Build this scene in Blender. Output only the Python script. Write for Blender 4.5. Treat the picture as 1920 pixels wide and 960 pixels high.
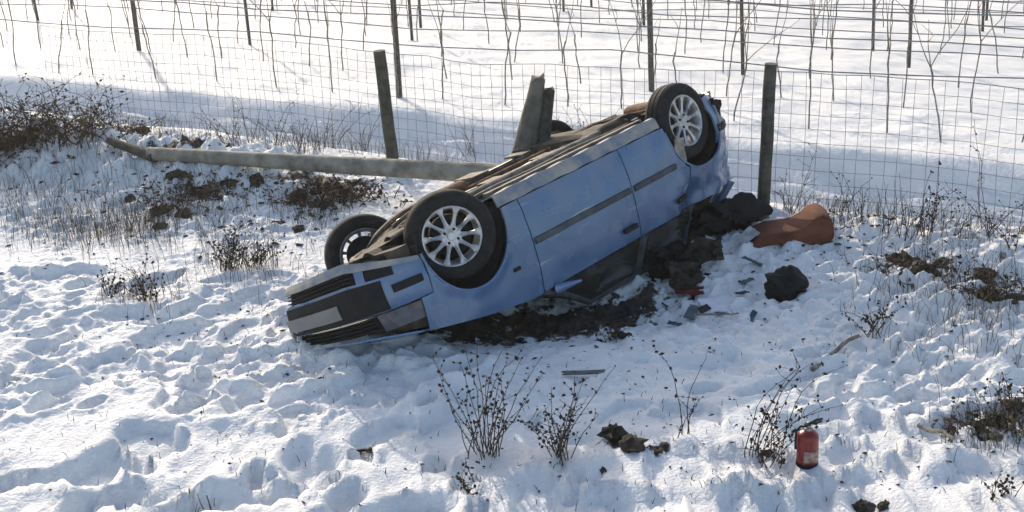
import bpy, math, random
import numpy as np
from mathutils import Vector, Matrix, Quaternion

for o in list(bpy.data.objects): bpy.data.objects.remove(o)
scene = bpy.context.scene
C = scene.collection
R = math.radians
rng = np.random.default_rng(7)
random.seed(11)

# ------------------------------------------------------------------ camera
CAM_H = 3.45; PITCH = R(19.5); ROLL = R(2.0); FPX = 2578.0
fwd = np.array([0, math.cos(PITCH), -math.sin(PITCH)])
r0 = np.array([1.0, 0, 0]); u0 = np.array([0, math.sin(PITCH), math.cos(PITCH)])
right = math.cos(ROLL)*r0 - math.sin(ROLL)*u0
up = math.cos(ROLL)*u0 + math.sin(ROLL)*r0
CAM = np.array([0, 0, CAM_H])
cam_d = bpy.data.cameras.new('camera'); cam = bpy.data.objects.new('camera', cam_d); C.objects.link(cam)
cam_d.sensor_width = 36.0; cam_d.lens = 36.0*FPX/1920.0; cam_d.clip_start = 0.1; cam_d.clip_end = 6000
m = Matrix.Identity(4)
for i in range(3):
    m[i][0] = right[i]; m[i][1] = up[i]; m[i][2] = -fwd[i]; m[i][3] = CAM[i]
cam.matrix_world = m
scene.camera = cam

# ------------------------------------------------------------------ light
SUN_EL = R(23.0); SUN_AZ = R(-20.0)          # azimuth from +Y, negative = to the left
S = Vector((math.sin(SUN_AZ)*math.cos(SUN_EL), math.cos(SUN_AZ)*math.cos(SUN_EL), math.sin(SUN_EL)))
world = bpy.data.worlds.new('World'); scene.world = world; world.use_nodes = True
nt = world.node_tree; nt.nodes.clear()
sky = nt.nodes.new('ShaderNodeTexSky'); sky.sky_type = 'NISHITA'; sky.sun_disc = False
sky.sun_elevation = SUN_EL; sky.sun_rotation = SUN_AZ; sky.dust_density = 2.5; sky.air_density = 1.0; sky.ozone_density = 0.35
bg = nt.nodes.new('ShaderNodeBackground'); bg.inputs['Strength'].default_value = 0.14
wo = nt.nodes.new('ShaderNodeOutputWorld')
nt.links.new(sky.outputs[0], bg.inputs[0]); nt.links.new(bg.outputs[0], wo.inputs[0])
sd = bpy.data.lights.new('sun', 'SUN'); sd.energy = 2.0; sd.angle = R(0.6); sd.color = (1.0, 0.90, 0.76)
so = bpy.data.objects.new('sun', sd); C.objects.link(so); so.location = S*40
so.rotation_euler = S.to_track_quat('Z', 'Y').to_euler()
vs = scene.view_settings; vs.view_transform = 'Standard'; vs.look = 'None'; vs.gamma = 1; vs.use_curve_mapping = False
vs.exposure = 0.70

# ------------------------------------------------------------------ materials
MATS = {}
def mat(name, col, rough=0.6, metal=0.0, var=0.25, scale=12.0, bump=0.0, bscale=60.0, spec=0.4, col2=None, coat=0.0, trans=0.0, thr=None):
    if name in MATS: return MATS[name]
    M = bpy.data.materials.new(name); M.use_nodes = True; n = M.node_tree; b = n.nodes['Principled BSDF']
    tc = n.nodes.new('ShaderNodeTexCoord')
    ns = n.nodes.new('ShaderNodeTexNoise'); ns.inputs['Scale'].default_value = scale; ns.inputs['Detail'].default_value = 6
    n.links.new(tc.outputs['Object'], ns.inputs['Vector'])
    rp = n.nodes.new('ShaderNodeValToRGB')
    c2 = col2 if col2 else tuple(max(0, c*(1-var)) for c in col)
    c1 = col if col2 else tuple(min(1, c*(1+var*0.6)) for c in col)
    lo, hi = thr if thr else (0.35, 0.65)
    rp.color_ramp.elements[0].position = lo; rp.color_ramp.elements[1].position = hi
    rp.color_ramp.elements[0].color = (*c2, 1); rp.color_ramp.elements[1].color = (*c1, 1)
    n.links.new(ns.outputs['Fac'], rp.inputs[0]); n.links.new(rp.outputs[0], b.inputs['Base Color'])
    b.inputs['Roughness'].default_value = rough; b.inputs['Metallic'].default_value = metal
    b.inputs['Specular IOR Level'].default_value = spec
    b.inputs['Coat Weight'].default_value = coat; b.inputs['Coat Roughness'].default_value = 0.12
    b.inputs['Transmission Weight'].default_value = trans
    if bump:
        n2 = n.nodes.new('ShaderNodeTexNoise'); n2.inputs['Scale'].default_value = bscale; n2.inputs['Detail'].default_value = 5
        n.links.new(tc.outputs['Object'], n2.inputs['Vector'])
        bm_ = n.nodes.new('ShaderNodeBump'); bm_.inputs['Strength'].default_value = bump; bm_.inputs['Distance'].default_value = 0.02
        n.links.new(n2.outputs['Fac'], bm_.inputs['Height']); n.links.new(bm_.outputs[0], b.inputs['Normal'])
    MATS[name] = M; return M

def paint_material():
    M = bpy.data.materials.new('paint'); M.use_nodes = True; n = M.node_tree; b = n.nodes['Principled BSDF']; L = n.links.new
    tc = n.nodes.new('ShaderNodeTexCoord'); sep = n.nodes.new('ShaderNodeSeparateXYZ'); L(tc.outputs['Object'], sep.inputs[0])
    def noise(sc, det, vec=None):
        t = n.nodes.new('ShaderNodeTexNoise'); t.inputs['Scale'].default_value = sc; t.inputs['Detail'].default_value = det; L(vec or tc.outputs['Object'], t.inputs['Vector']); return t
    def ramp(src, a, b_, c0=(0, 0, 0, 1), c1=(1, 1, 1, 1)):
        r_ = n.nodes.new('ShaderNodeValToRGB'); r_.color_ramp.elements[0].position = a; r_.color_ramp.elements[1].position = b_; r_.color_ramp.elements[0].color = c0; r_.color_ramp.elements[1].color = c1; L(src, r_.inputs[0]); return r_
    base = ramp(noise(2.5, 3).outputs['Fac'], .3, .7, (0.076, 0.155, 0.295, 1), (0.098, 0.185, 0.34, 1))
    # road dust: dried splashes, heaviest low on the doors
    hgt = n.nodes.new('ShaderNodeMapRange'); hgt.inputs['From Min'].default_value = 0.20; hgt.inputs['From Max'].default_value = 0.62; hgt.inputs['To Min'].default_value = 0.30; hgt.inputs['To Max'].default_value = 0.0; L(sep.outputs['Z'], hgt.inputs['Value'])
    ad = n.nodes.new('ShaderNodeMath'); L(noise(5, 8).outputs['Fac'], ad.inputs[0]); L(hgt.outputs[0], ad.inputs[1])
    dust = ramp(ad.outputs[0], .54, .98, (0.02, 0.02, 0.02, 1), (0.5, 0.5, 0.5, 1))
    mx = n.nodes.new('ShaderNodeMix'); mx.data_type = 'RGBA'; L(dust.outputs[0], mx.inputs['Factor']); L(base.outputs[0], mx.inputs[6]); mx.inputs[7].default_value = (0.27, 0.27, 0.26, 1)
    # scrapes drawn along the body
    mp = n.nodes.new('ShaderNodeMapping'); mp.inputs['Scale'].default_value = (1.2, 9, 26); mp.inputs['Rotation'].default_value = (0, R(7), 0); L(tc.outputs['Object'], mp.inputs['Vector'])
    sc = ramp(noise(1.6, 9, mp.outputs[0]).outputs['Fac'], .64, .70)
    where = ramp(noise(1.7, 2).outputs['Fac'], .52, .62)
    mu = n.nodes.new('ShaderNodeMath'); mu.operation = 'MULTIPLY'; L(sc.outputs[0], mu.inputs[0]); L(where.outputs[0], mu.inputs[1])
    m2 = n.nodes.new('ShaderNodeMix'); m2.data_type = 'RGBA'; L(mu.outputs[0], m2.inputs['Factor']); L(mx.outputs[2], m2.inputs[6]); m2.inputs[7].default_value = (0.42, 0.44, 0.46, 1)
    L(m2.outputs[2], b.inputs['Base Color'])
    rr_ = n.nodes.new('ShaderNodeMapRange'); rr_.inputs['To Min'].default_value = 0.24; rr_.inputs['To Max'].default_value = 0.75; L(dust.outputs[0], rr_.inputs['Value']); L(rr_.outputs[0], b.inputs['Roughness'])
    b.inputs['Metallic'].default_value = 0.3; b.inputs['Coat Weight'].default_value = 0.5; b.inputs['Coat Roughness'].default_value = 0.12
    bp_ = n.nodes.new('ShaderNodeBump'); bp_.inputs['Strength'].default_value = 0.12; bp_.inputs['Distance'].default_value = 0.05; L(noise(4, 3).outputs['Fac'], bp_.inputs['Height']); L(bp_.outputs[0], b.inputs['Normal'])
    MATS['paint'] = M
def snow_material():
    M = bpy.data.materials.new('snow'); M.use_nodes = True; n = M.node_tree; b = n.nodes['Principled BSDF']; L = n.links.new
    geo = n.nodes.new('ShaderNodeNewGeometry')
    at = n.nodes.new('ShaderNodeAttribute'); at.attribute_name = 'soil'  # mask of bare soil plus the shade painted below the car
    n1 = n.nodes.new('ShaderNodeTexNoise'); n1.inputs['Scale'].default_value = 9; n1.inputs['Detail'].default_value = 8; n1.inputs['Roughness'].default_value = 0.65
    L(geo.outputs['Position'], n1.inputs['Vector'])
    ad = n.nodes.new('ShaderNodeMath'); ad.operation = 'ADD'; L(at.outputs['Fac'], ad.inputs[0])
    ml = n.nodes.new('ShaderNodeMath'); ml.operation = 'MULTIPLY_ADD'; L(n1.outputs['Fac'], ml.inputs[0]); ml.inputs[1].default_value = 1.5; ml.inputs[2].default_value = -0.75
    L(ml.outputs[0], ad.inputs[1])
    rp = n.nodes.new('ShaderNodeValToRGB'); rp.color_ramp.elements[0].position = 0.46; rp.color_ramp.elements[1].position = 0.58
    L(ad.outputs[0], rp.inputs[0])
    # snow tint
    n2 = n.nodes.new('ShaderNodeTexNoise'); n2.inputs['Scale'].default_value = 3.0; n2.inputs['Detail'].default_value = 6
    L(geo.outputs['Position'], n2.inputs['Vector'])
    r2 = n.nodes.new('ShaderNodeValToRGB'); r2.color_ramp.elements[0].color = (0.69, 0.70, 0.71, 1); r2.color_ramp.elements[1].color = (0.81, 0.81, 0.81, 1)
    r2.color_ramp.elements[0].position = 0.3; r2.color_ramp.elements[1].position = 0.6
    L(n2.outputs['Fac'], r2.inputs[0])
    # soil colour, also tints the shade painted under the car
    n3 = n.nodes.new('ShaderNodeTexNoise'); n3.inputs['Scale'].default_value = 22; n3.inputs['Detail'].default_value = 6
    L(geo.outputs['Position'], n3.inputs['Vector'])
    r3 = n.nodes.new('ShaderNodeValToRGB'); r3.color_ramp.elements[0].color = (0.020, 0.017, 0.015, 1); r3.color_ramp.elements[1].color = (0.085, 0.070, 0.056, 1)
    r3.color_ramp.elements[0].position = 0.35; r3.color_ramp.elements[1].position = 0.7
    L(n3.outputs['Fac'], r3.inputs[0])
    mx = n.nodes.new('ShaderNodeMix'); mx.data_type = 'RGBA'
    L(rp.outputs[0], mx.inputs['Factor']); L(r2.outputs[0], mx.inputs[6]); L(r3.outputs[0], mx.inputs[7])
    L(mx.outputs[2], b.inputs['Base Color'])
    b.inputs['Roughness'].default_value = 0.7; b.inputs['Specular IOR Level'].default_value = 0.25
    n4 = n.nodes.new('ShaderNodeTexNoise'); n4.inputs['Scale'].default_value = 45; n4.inputs['Detail'].default_value = 7
    L(geo.outputs['Position'], n4.inputs['Vector'])
    bp = n.nodes.new('ShaderNodeBump'); bp.inputs['Strength'].default_value = 0.45; bp.inputs['Distance'].default_value = 0.03
    L(n4.outputs['Fac'], bp.inputs['Height']); L(bp.outputs[0], b.inputs['Normal'])
    return M

paint_material()
mat('paint_dirty', (0.42, 0.38, 0.32), 0.8, 0, col2=(0.16, 0.20, 0.27), scale=7)
mat('under', (0.10, 0.082, 0.064), 0.85, 0.1, col2=(0.018, 0.016, 0.014), scale=6, bump=0.25, bscale=30)
mat('under_light', (0.27, 0.235, 0.19), 0.8, 0.1, col2=(0.10, 0.085, 0.07), scale=10, bump=0.4, bscale=40)
mat('black_plastic', (0.012, 0.0125, 0.014), 0.6, var=0.4, bump=0.1, spec=0.25)
mat('mould', (0.085, 0.095, 0.105), 0.6, col2=(0.04, 0.045, 0.055), scale=9)
mat('interior', (0.018, 0.018, 0.02), 0.9, var=0.4)
mat('rubber', (0.016, 0.016, 0.017), 0.85, var=0.45, scale=20, bump=0.25, bscale=80)
mat('alloy', (0.58, 0.58, 0.58), 0.42, 0.65, col2=(0.27, 0.25, 0.22), scale=14, thr=(0.3, 0.5))
mat('steel', (0.33, 0.31, 0.29), 0.5, 0.8, var=0.4, scale=18)
mat('rust', (0.20, 0.11, 0.06), 0.85, 0.3, var=0.5, scale=25, bump=0.4)
mat('glass_dark', (0.05, 0.052, 0.05), 0.12, var=0.3, scale=4, spec=0.5, trans=0.35)
mat('lamp_glass', (0.10, 0.105, 0.115), 0.08, var=0.4, coat=0.5)
mat('plate', (0.20, 0.20, 0.20), 0.6, var=0.1)
mat('red_lens', (0.10, 0.012, 0.012), 0.2, var=0.2)
mat('wood_post', (0.11, 0.105, 0.08), 0.9, col2=(0.05, 0.05, 0.04), scale=14, bump=0.6, bscale=35)
mat('wood_log', (0.36, 0.33, 0.27), 0.9, col2=(0.17, 0.16, 0.13), scale=9, bump=0.6, bscale=30)
mat('wood_grey', (0.20, 0.18, 0.14), 0.9, col2=(0.10, 0.092, 0.075), scale=9, bump=0.6, bscale=30)
mat('wire', (0.24, 0.24, 0.24), 0.7, 0.3, var=0.3)
mat('vine_post', (0.10, 0.09, 0.075), 0.95, var=0.4, scale=30)
mat('vine', (0.26, 0.23, 0.19), 0.95, var=0.5, scale=30, bump=0.6, bscale=60)
mat('shoot', (0.26, 0.21, 0.16), 0.9, var=0.4, scale=20)
mat('weed', (0.085, 0.06, 0.042), 0.95, var=0.5, scale=30)
mat('weed_head', (0.035, 0.027, 0.022), 0.95, var=0.5, scale=30)
mat('dry_grass', (0.17, 0.135, 0.085), 0.9, col2=(0.06, 0.047, 0.032), scale=6)
mat('bramble', (0.06, 0.042, 0.032), 0.95, var=0.5, scale=12)
mat('dead_leaf', (0.11, 0.07, 0.04), 0.95, var=0.6, scale=9)
mat('soil', (0.085, 0.065, 0.048), 0.95, col2=(0.02, 0.016, 0.013), scale=16, bump=0.8, bscale=40)
mat('red_paint', (0.22, 0.014, 0.013), 0.35, var=0.15, coat=0.4)
mat('ext_label', (0.40, 0.33, 0.28), 0.6, col2=(0.26, 0.10, 0.08), scale=40)
mat('brown_fabric', (0.17, 0.062, 0.036), 0.95, var=0.25, scale=9, bump=0.4, bscale=120)
mat('grey_fabric', (0.055, 0.048, 0.040), 0.95, var=0.4, scale=10, bump=0.4, bscale=90)
mat('black_fabric', (0.010, 0.010, 0.013), 0.75, var=0.5, scale=10, bump=0.4, bscale=40)
mat('dark_red', (0.10, 0.009, 0.009), 0.6, var=0.4)
mat('teal_dark', (0.035, 0.075, 0.10), 0.5, var=0.4)
mat('grey_plastic', (0.36, 0.36, 0.37), 0.6, var=0.3)
mat('paper', (0.74, 0.74, 0.80), 0.8, var=0.08)
SNOW = snow_material(); MATS['snow'] = SNOW

# ------------------------------------------------------------------ helpers
def tag(o, label=None, cat=None, group=None, kind=None):
    if label: o['label'] = label
    if cat: o['category'] = cat
    if group: o['group'] = group
    if kind: o['kind'] = kind
    return o
def empty(name, loc=(0, 0, 0), rz=0.0):
    o = bpy.data.objects.new(name, None); C.objects.link(o); o.location = loc; o.rotation_euler = (0, 0, rz); o.empty_display_size = 0.2
    return o
class MB:
    def __init__(s): s.v = []; s.f = []; s.n = 0
    def add(s, V, F):
        V = np.asarray(V, float).reshape(-1, 3)
        s.v.append(V); s.f += [tuple(i+s.n for i in f) for f in F]; s.n += len(V); return s
    def tube(s, pts, rad, sides=6, cap=True):
        pts = [np.array(p, float) for p in pts]; k = len(pts)
        if np.isscalar(rad): rad = [rad]*k
        V = []; F = []; prev = None
        for i, p in enumerate(pts):
            d = pts[min(i+1, k-1)]-pts[max(i-1, 0)]; d = d/(np.linalg.norm(d)+1e-9)
            if prev is None:
                a = np.array([0, 0, 1.0]) if abs(d[2]) < 0.9 else np.array([1.0, 0, 0])
                prev = np.cross(d, a)
            e1 = prev-d*(prev@d); e1 /= np.linalg.norm(e1)+1e-9; prev = e1; e2 = np.cross(d, e1)
            for j in range(sides):
                a = 2*math.pi*j/sides; V.append(p+rad[i]*(math.cos(a)*e1+math.sin(a)*e2))
        for i in range(k-1):
            for j in range(sides):
                a = i*sides+j; b = i*sides+(j+1) % sides; F.append((a, b, b+sides, a+sides))
        if cap:
            F.append(tuple(range(sides-1, -1, -1))); F.append(tuple((k-1)*sides+j for j in range(sides)))
        return s.add(V, F)
    def box(s, c, h, rot=None, taper=1.0):
        V = np.array([(x*(taper if z > 0 else 1), y*(taper if z > 0 else 1), z) for z in (-1, 1) for y in (-1, 1) for x in (-1, 1)], float)*np.array(h)
        if rot is not None: V = V@np.array(rot).T
        return s.add(V+np.array(c), [(0, 2, 3, 1), (4, 5, 7, 6), (0, 1, 5, 4), (2, 6, 7, 3), (0, 4, 6, 2), (1, 3, 7, 5)])
    def lathe(s, prof, seg=32, axis='y', closed=False):
        V = []; F = []; k = len(prof)
        for j in range(seg):
            a = 2*math.pi*j/seg
            for (r, h) in prof:
                if axis == 'y': V.append((r*math.cos(a), h, r*math.sin(a)))
                else: V.append((r*math.cos(a), r*math.sin(a), h))
        for j in range(seg):
            jn = (j+1) % seg
            for i in range(k if closed else k-1):
                i2 = (i+1) % k
                F.append((j*k+i, j*k+i2, jn*k+i2, jn*k+i))
        return s.add(V, F)
    def grid(s, P, closed_u=False):
        P = np.asarray(P, float); a, b = P.shape[:2]; F = []
        for i in range(a-1 if not closed_u else a):
            for j in range(b-1):
                i2 = (i+1) % a
                F.append((i*b+j, i2*b+j, i2*b+j+1, i*b+j+1))
        return s.add(P.reshape(-1, 3), F)
    def shell(s, P, t):
        """solid sheet: outer grid P, inner copy pushed t along the averaged normal"""
        P = np.asarray(P, float); a, b = P.shape[:2]
        du = np.gradient(P, axis=0); dv = np.gradient(P, axis=1); N = np.cross(du, dv); N /= np.linalg.norm(N, axis=2, keepdims=True)+1e-9
        Q = P-N*t; n = a*b; F = []
        id_ = lambda i, j: i*b+j
        for i in range(a-1):
            for j in range(b-1):
                F.append((id_(i, j), id_(i+1, j), id_(i+1, j+1), id_(i, j+1)))
                F.append((n+id_(i, j), n+id_(i, j+1), n+id_(i+1, j+1), n+id_(i+1, j)))
        for i in range(a-1):
            F.append((id_(i, 0), n+id_(i, 0), n+id_(i+1, 0), id_(i+1, 0)))
            F.append((id_(i, b-1), id_(i+1, b-1), n+id_(i+1, b-1), n+id_(i, b-1)))
        for j in range(b-1):
            F.append((id_(0, j), id_(0, j+1), n+id_(0, j+1), n+id_(0, j)))
            F.append((id_(a-1, j), n+id_(a-1, j), n+id_(a-1, j+1), id_(a-1, j+1)))
        return s.add(np.concatenate([P.reshape(-1, 3), Q.reshape(-1, 3)]), F)
    def data(s, name, material, smooth=35, deform=None):
        V = np.concatenate(s.v)
        if deform is not None: V = deform(V)
        me = bpy.data.meshes.new(name); me.from_pydata(V.tolist(), [], s.f)
        me.materials.append(MATS[material] if isinstance(material, str) else material)
        if smooth:
            me.polygons.foreach_set('use_smooth', [True]*len(me.polygons))
            me.set_sharp_from_angle(angle=R(smooth))
        me.update(); return me
    def build(s, name, material, parent=None, smooth=35, deform=None, loc=None):
        o = bpy.data.objects.new(name, s.data(name, material, smooth, deform)); C.objects.link(o)
        if parent is not None: o.parent = parent
        if loc is not None: o.location = loc
        return o

# 2-D gradient noise -------------------------------------------------
def hash2(ix, iy, seed):
    h = (ix.astype(np.int64)*374761393+iy.astype(np.int64)*668265263+seed*1442695041) & 0x7fffffff
    h = ((h ^ (h >> 13))*1274126177) & 0x7fffffff
    return ((h ^ (h >> 16)) & 0xffff)/65535.0
def pnoise(x, y, seed=0):
    xi = np.floor(x); yi = np.floor(y); fx = x-xi; fy = y-yi
    ux = fx*fx*fx*(fx*(fx*6-15)+10); uy = fy*fy*fy*(fy*(fy*6-15)+10)
    def g(dx, dy):
        a = hash2(xi+dx, yi+dy, seed)*2*np.pi
        return np.cos(a)*(fx-dx)+np.sin(a)*(fy-dy)
    a = g(0, 0)*(1-ux)+g(1, 0)*ux; b = g(0, 1)*(1-ux)+g(1, 1)*ux
    return (a*(1-uy)+b*uy)*1.5
def fbm(x, y, seed=0, oct=4, gain=0.5):
    t = 0; a = 1.0; s = 1.0
    for i in range(oct): t = t+a*pnoise(x*s, y*s, seed+i*17); a *= gain; s *= 2.03
    return t
def sstep(a, b, x):
    t = np.clip((x-a)/(b-a), 0, 1); return t*t*(3-2*t)

# ------------------------------------------------------------------ layout: pixel of the photograph -> place in the world
def ray(px, py):
    d = (px-960)/FPX*right-(py-480)/FPX*up+fwd; return d
def G0(px, py, z=0.0):
    d = ray(px, py); t = (z-CAM_H)/d[2]; return CAM+d*t
def AT(px, py, depth): return CAM+ray(px, py)*depth
FA = G0(738, 312); FB = G0(1430, 405)
fu = (FB-FA)[:2]; fu /= np.linalg.norm(fu); fv = np.array([-fu[1], fu[0]])
def uv(x, y): return (x-FA[0])*fu[0]+(y-FA[1])*fu[1], (x-FA[0])*fv[0]+(y-FA[1])*fv[1]
def UV(u, v): return np.array([FA[0]+fu[0]*u+fv[0]*v, FA[1]+fu[1]*u+fv[1]*v])
EA = G0(240, 166); EB = G0(1900, 306)                # crest of the bank beyond the track
eu = (EB-EA)[:2]; eu /= np.linalg.norm(eu); ev = np.array([-eu[1], eu[0]])
def ecoord(x, y): return (x-EA[0])*ev[0]+(y-EA[1])*ev[1]

DIGS = [(*G0(1130, 555)[:2], .80, .50, .24), (*G0(920, 612)[:2], .6, .40, .10), (*G0(640, 640)[:2], .36, .22, -.11), (*G0(540, 610)[:2], .25, .25, -.08)]     # snow pressed and scraped away by the car
def macro(x, y):
    u, v = uv(x, y)
    w = fbm(u*0.5, v*0.5+3, 5, 2)*0.12
    ve = v-w
    h = 0.05*np.exp(-((v+0.1)/0.45)**2)
    left = sstep(0.6, -1.2, u)
    h = h+left*0.30*np.exp(-((v+1.15)/0.52)**2)
    for (cx_, cy_, rx_, ry_, dz_) in DIGS: h = h-dz_*np.exp(-(((x-cx_)/rx_)**2+((y-cy_)/ry_)**2))
    e = ecoord(x, y)-w*0.6
    track = sstep(0.15, 0.6, ve)*(1-sstep(-0.55, 0.05, e))
    h = h-0.30*track
    h = h-0.05*track*(np.exp(-((e+1.55)/0.16)**2)+np.exp(-((e+0.8)/0.14)**2))
    h = h+0.03*np.exp(-((e-0.1)/0.25)**2)
    far = np.clip(e-0.6, 0, 70); h = h-0.085*far
    h = h+0.06*fbm(x*0.35, y*0.35, 21, 3)*(1-0.5*track)
    return h

# footprints and holes: (x, y, half length, half width, angle, depth)
FEET = []
def feet_region(px0, px1, py0, py1, n, seed, dmin=0.05, dmax=0.10, s=1.0):
    r = np.random.default_rng(seed)
    for _ in range(n):
        p = G0(r.uniform(px0, px1), r.uniform(py0, py1)); a = r.normal(0.9, 0.9)
        k_ = r.choice([.55, .8, 1.0, 1.0, 1.25, 1.6]); FEET.append((p[0], p[1], s*k_*r.uniform(0.10, 0.17), s*k_*r.uniform(0.055, 0.085), a, r.uniform(dmin, dmax)))
feet_region(-60, 760, 570, 770, 80, 1, 0.03, 0.065, 1.15)
feet_region(250, 900, 640, 830, 32, 2, 0.04, 0.085, 1.25)
feet_region(150, 620, 850, 960, 10, 3, 0.05, 0.10, 1.3)
feet_region(620, 1980, 925, 1000, 22, 8, 0.04, 0.09, 1.3)
feet_region(1100, 1980, 830, 960, 26, 9, 0.03, 0.07, 1.1)
feet_region(850, 1980, 640, 900, 36, 4, 0.02, 0.05)
feet_region(1450, 1980, 520, 900, 55, 5, 0.03, 0.07)
feet_region(-60, 540, 500, 600, 45, 6, 0.02, 0.05)
for px_, py_, dd in ((680, 855, .10), (820, 868, .09), (490, 895, .09), (870, 905, .08)): FEET.append((*G0(px_, py_)[:2], .075, .05, .3, dd))
for px_, py_, L_, a_, dd in ((600, 690, .75, .15, .05), (330, 720, .6, -.3, .05), (1500, 700, .8, .5, .04), (1300, 680, .7, -.2, .03), (760, 720, .5, .6, .05), (200, 600, .6, .1, .04), (1700, 640, .6, .9, .05), (470, 930, .8, .35, .08), (80, 900, .6, .25, .07), (1350, 930, .9, -.1, .07)):
    FEET.append((*G0(px_, py_)[:2], L_*.6, .07, a_, dd))
FEET = np.array(FEET)
SOIL_SHADE = [  # px, py, radius along x, radius along y (m), strength; bare soil and painted car shade
    (610, 365, .42, .20, .8), (380, 335, .50, .18, .75), (60, 255, .75, .28, .9), (150, 250, .4, .2, .7), (300, 400, .22, .12, .5), (340, 400, .15, .10, .6),
    (1165, 830, .17, .10, .7), (1235, 838, .09, .06, .6), (1720, 505, .30, .14, .65), (1860, 790, .26, .15, .55), (1850, 540, .22, .10, .55),
    (690, 855, .05, .025, .6), (820, 865, .06, .03, .6), (100, 330, .3, .15, .35), (240, 300, .4, .12, .45), (520, 425, .3, .08, .4), (1640, 945, .10, .05, .65),
    (890, 590, .5, .42, .78), (1010, 575, .5, .42, .80), (1120, 552, .5, .34, .78), (800, 604, .25, .22, .6), (1200, 532, .28, .26, .6), (1360, 430, .3, .15, .4), (1150, 630, .14, .05, .35), (1760, 660, .25, .08, .25), (1430, 470, .4, .12, .2), (1800, 440, .5, .1, .45), (1650, 430, .4, .08, .4)]  # leading entries, under bonnet and cabin: car shadow painted into the ground colour
SOIL_SHADE = [(*G0(a, b)[:2], c, d, e) for a, b, c, d, e in SOIL_SHADE]
def soil_shade_at(x, y):
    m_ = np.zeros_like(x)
    for sx, sy, rx, ry, st in SOIL_SHADE:
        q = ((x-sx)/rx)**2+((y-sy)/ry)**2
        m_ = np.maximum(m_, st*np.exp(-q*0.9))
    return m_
def detail(x, y):
    u, v = uv(x, y)
    near = 1-sstep(9.6, 12.0, y+0.42*x)
    nearside = 1-sstep(-0.2, 0.3, v)
    smooth = np.clip(fbm(x*0.9, y*0.9, 31, 2)*1.3+0.45, 0.12, 1.0)          # trampled and untouched areas
    lump = np.abs(fbm(x*2.3, y*3.3, 41, 3))
    d = 0.050*(lump-0.32)*smooth*nearside
    d = d+0.019*fbm(x*9, y*9, 51, 3)*smooth*nearside
    d = d+0.006*fbm(x*22, y*22, 61, 2)
    d = d+0.055*np.maximum(0, fbm(x*6.5, y*8.5, 55, 3)-0.12)*np.clip(smooth*1.4-.3, 0, 1)*nearside
    rough = np.maximum(sstep(0.4, -0.8, u)*sstep(-2.4, -1.5, v)*(1-0.6*sstep(-0.5, 0, v)), sstep(1.0, 2.6, u)*sstep(-3.4, -1.6, v)*0.65)*nearside
    d = d+rough*(0.13*np.abs(fbm(x*3.6, y*4.2, 71, 4))-0.03)
    e = ecoord(x, y); track = sstep(0.15, 0.6, v)*(1-sstep(-0.4, 0.0, e))
    d = d+track*0.075*fbm(u*0.7, v*6.5, 81, 3)
    field = sstep(0, 0.7, e); d = d+field*0.03*fbm(x*1.3, y*1.3, 91, 3)
    pit = np.zeros_like(x); rim_ = np.zeros_like(x)
    for fx, fy, a, b, ang, dep in FEET:
        sel = (np.abs(x-fx) < 0.5+a) & (np.abs(y-fy) < 0.5+a)
        if not sel.any(): continue
        X = x[sel]-fx; Y = y[sel]-fy; c, s_ = math.cos(ang), math.sin(ang)
        q = np.sqrt(((X*c+Y*s_)/a)**2+((-X*s_+Y*c)/b)**2)
        q = q+0.22*pnoise(X*9+fx*7, Y*9+fy*7, 5)
        pit[sel] = np.maximum(pit[sel], dep*(1-sstep(0.95-0.55*(fx*37.7 % 1.0), 1.1, q))); rim_[sel] = np.maximum(rim_[sel], 0.30*dep*np.exp(-((q-1.32)/0.30)**2))
    d = d+rim_*(1-np.clip(pit/0.03, 0, 1))-pit
    sm = soil_shade_at(x, y)
    d = d+sm*0.05*np.abs(fbm(x*11, y*11, 101, 3))+sm*0.01
    return d
def HT(x, y):
    x = np.atleast_1d(np.asarray(x, float)); y = np.atleast_1d(np.asarray(y, float))
    return macro(x, y)+detail(x, y)
def hz(x, y): return float(HT([x], [y])[0])
def G(px, py):
    z = 0.0
    for _ in range(6):
        p = G0(px, py, z); z = 0.5*z+0.5*hz(p[0], p[1])
    p = G0(px, py, z); return np.array([p[0], p[1], hz(p[0], p[1])])

def ON(px, py, lift, start=9.0):
    d = ray(px, py); t = start
    while t < 16:
        p_ = CAM+d*t
        if p_[2] <= hz(p_[0], p_[1])+lift: break
        t += 0.03
    return CAM+d*t
# ------------------------------------------------------------------ ground: one snow sheet
def stations(segs):
    out = []
    for a, b, st in segs: out += list(np.arange(a, b, st))
    return np.array(out+[segs[-1][1]])
gx = np.concatenate([[-400, -250, -110, -60, -35, -22], stations([(-15, -8, .25), (-8, -4.6, .07), (-4.6, 4.6, .0175), (4.6, 8, .07), (8, 15, .25)]), [22, 35, 60, 110, 250, 400]])
gy = np.concatenate([[-300, -120, -50, -20, -6, 0, 3, 5], stations([(6, 7, .06), (7, 11.5, .018), (11.5, 16, .035), (16, 34, .12), (34, 60, 1.0)]), [75, 100, 160, 300, 500]])
XX, YY = np.meshgrid(gx, gy, indexing='ij')
ZZ = HT(XX.ravel(), YY.ravel())
farf = np.exp(-np.maximum(0, np.hypot(XX.ravel(), YY.ravel()-15)-90)/200)
nv = XX.size
co = np.stack([XX.ravel(), YY.ravel(), ZZ], 1).astype(np.float32)
na, nb = XX.shape
ii, jj = np.meshgrid(np.arange(na-1), np.arange(nb-1), indexing='ij')
q = np.stack([ii*nb+jj, (ii+1)*nb+jj, (ii+1)*nb+jj+1, ii*nb+jj+1], -1).reshape(-1, 4)
me = bpy.data.meshes.new('ground'); me.vertices.add(nv); me.vertices.foreach_set('co', co.ravel())
me.loops.add(q.size); me.loops.foreach_set('vertex_index', q.ravel().astype(np.int32))
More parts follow.
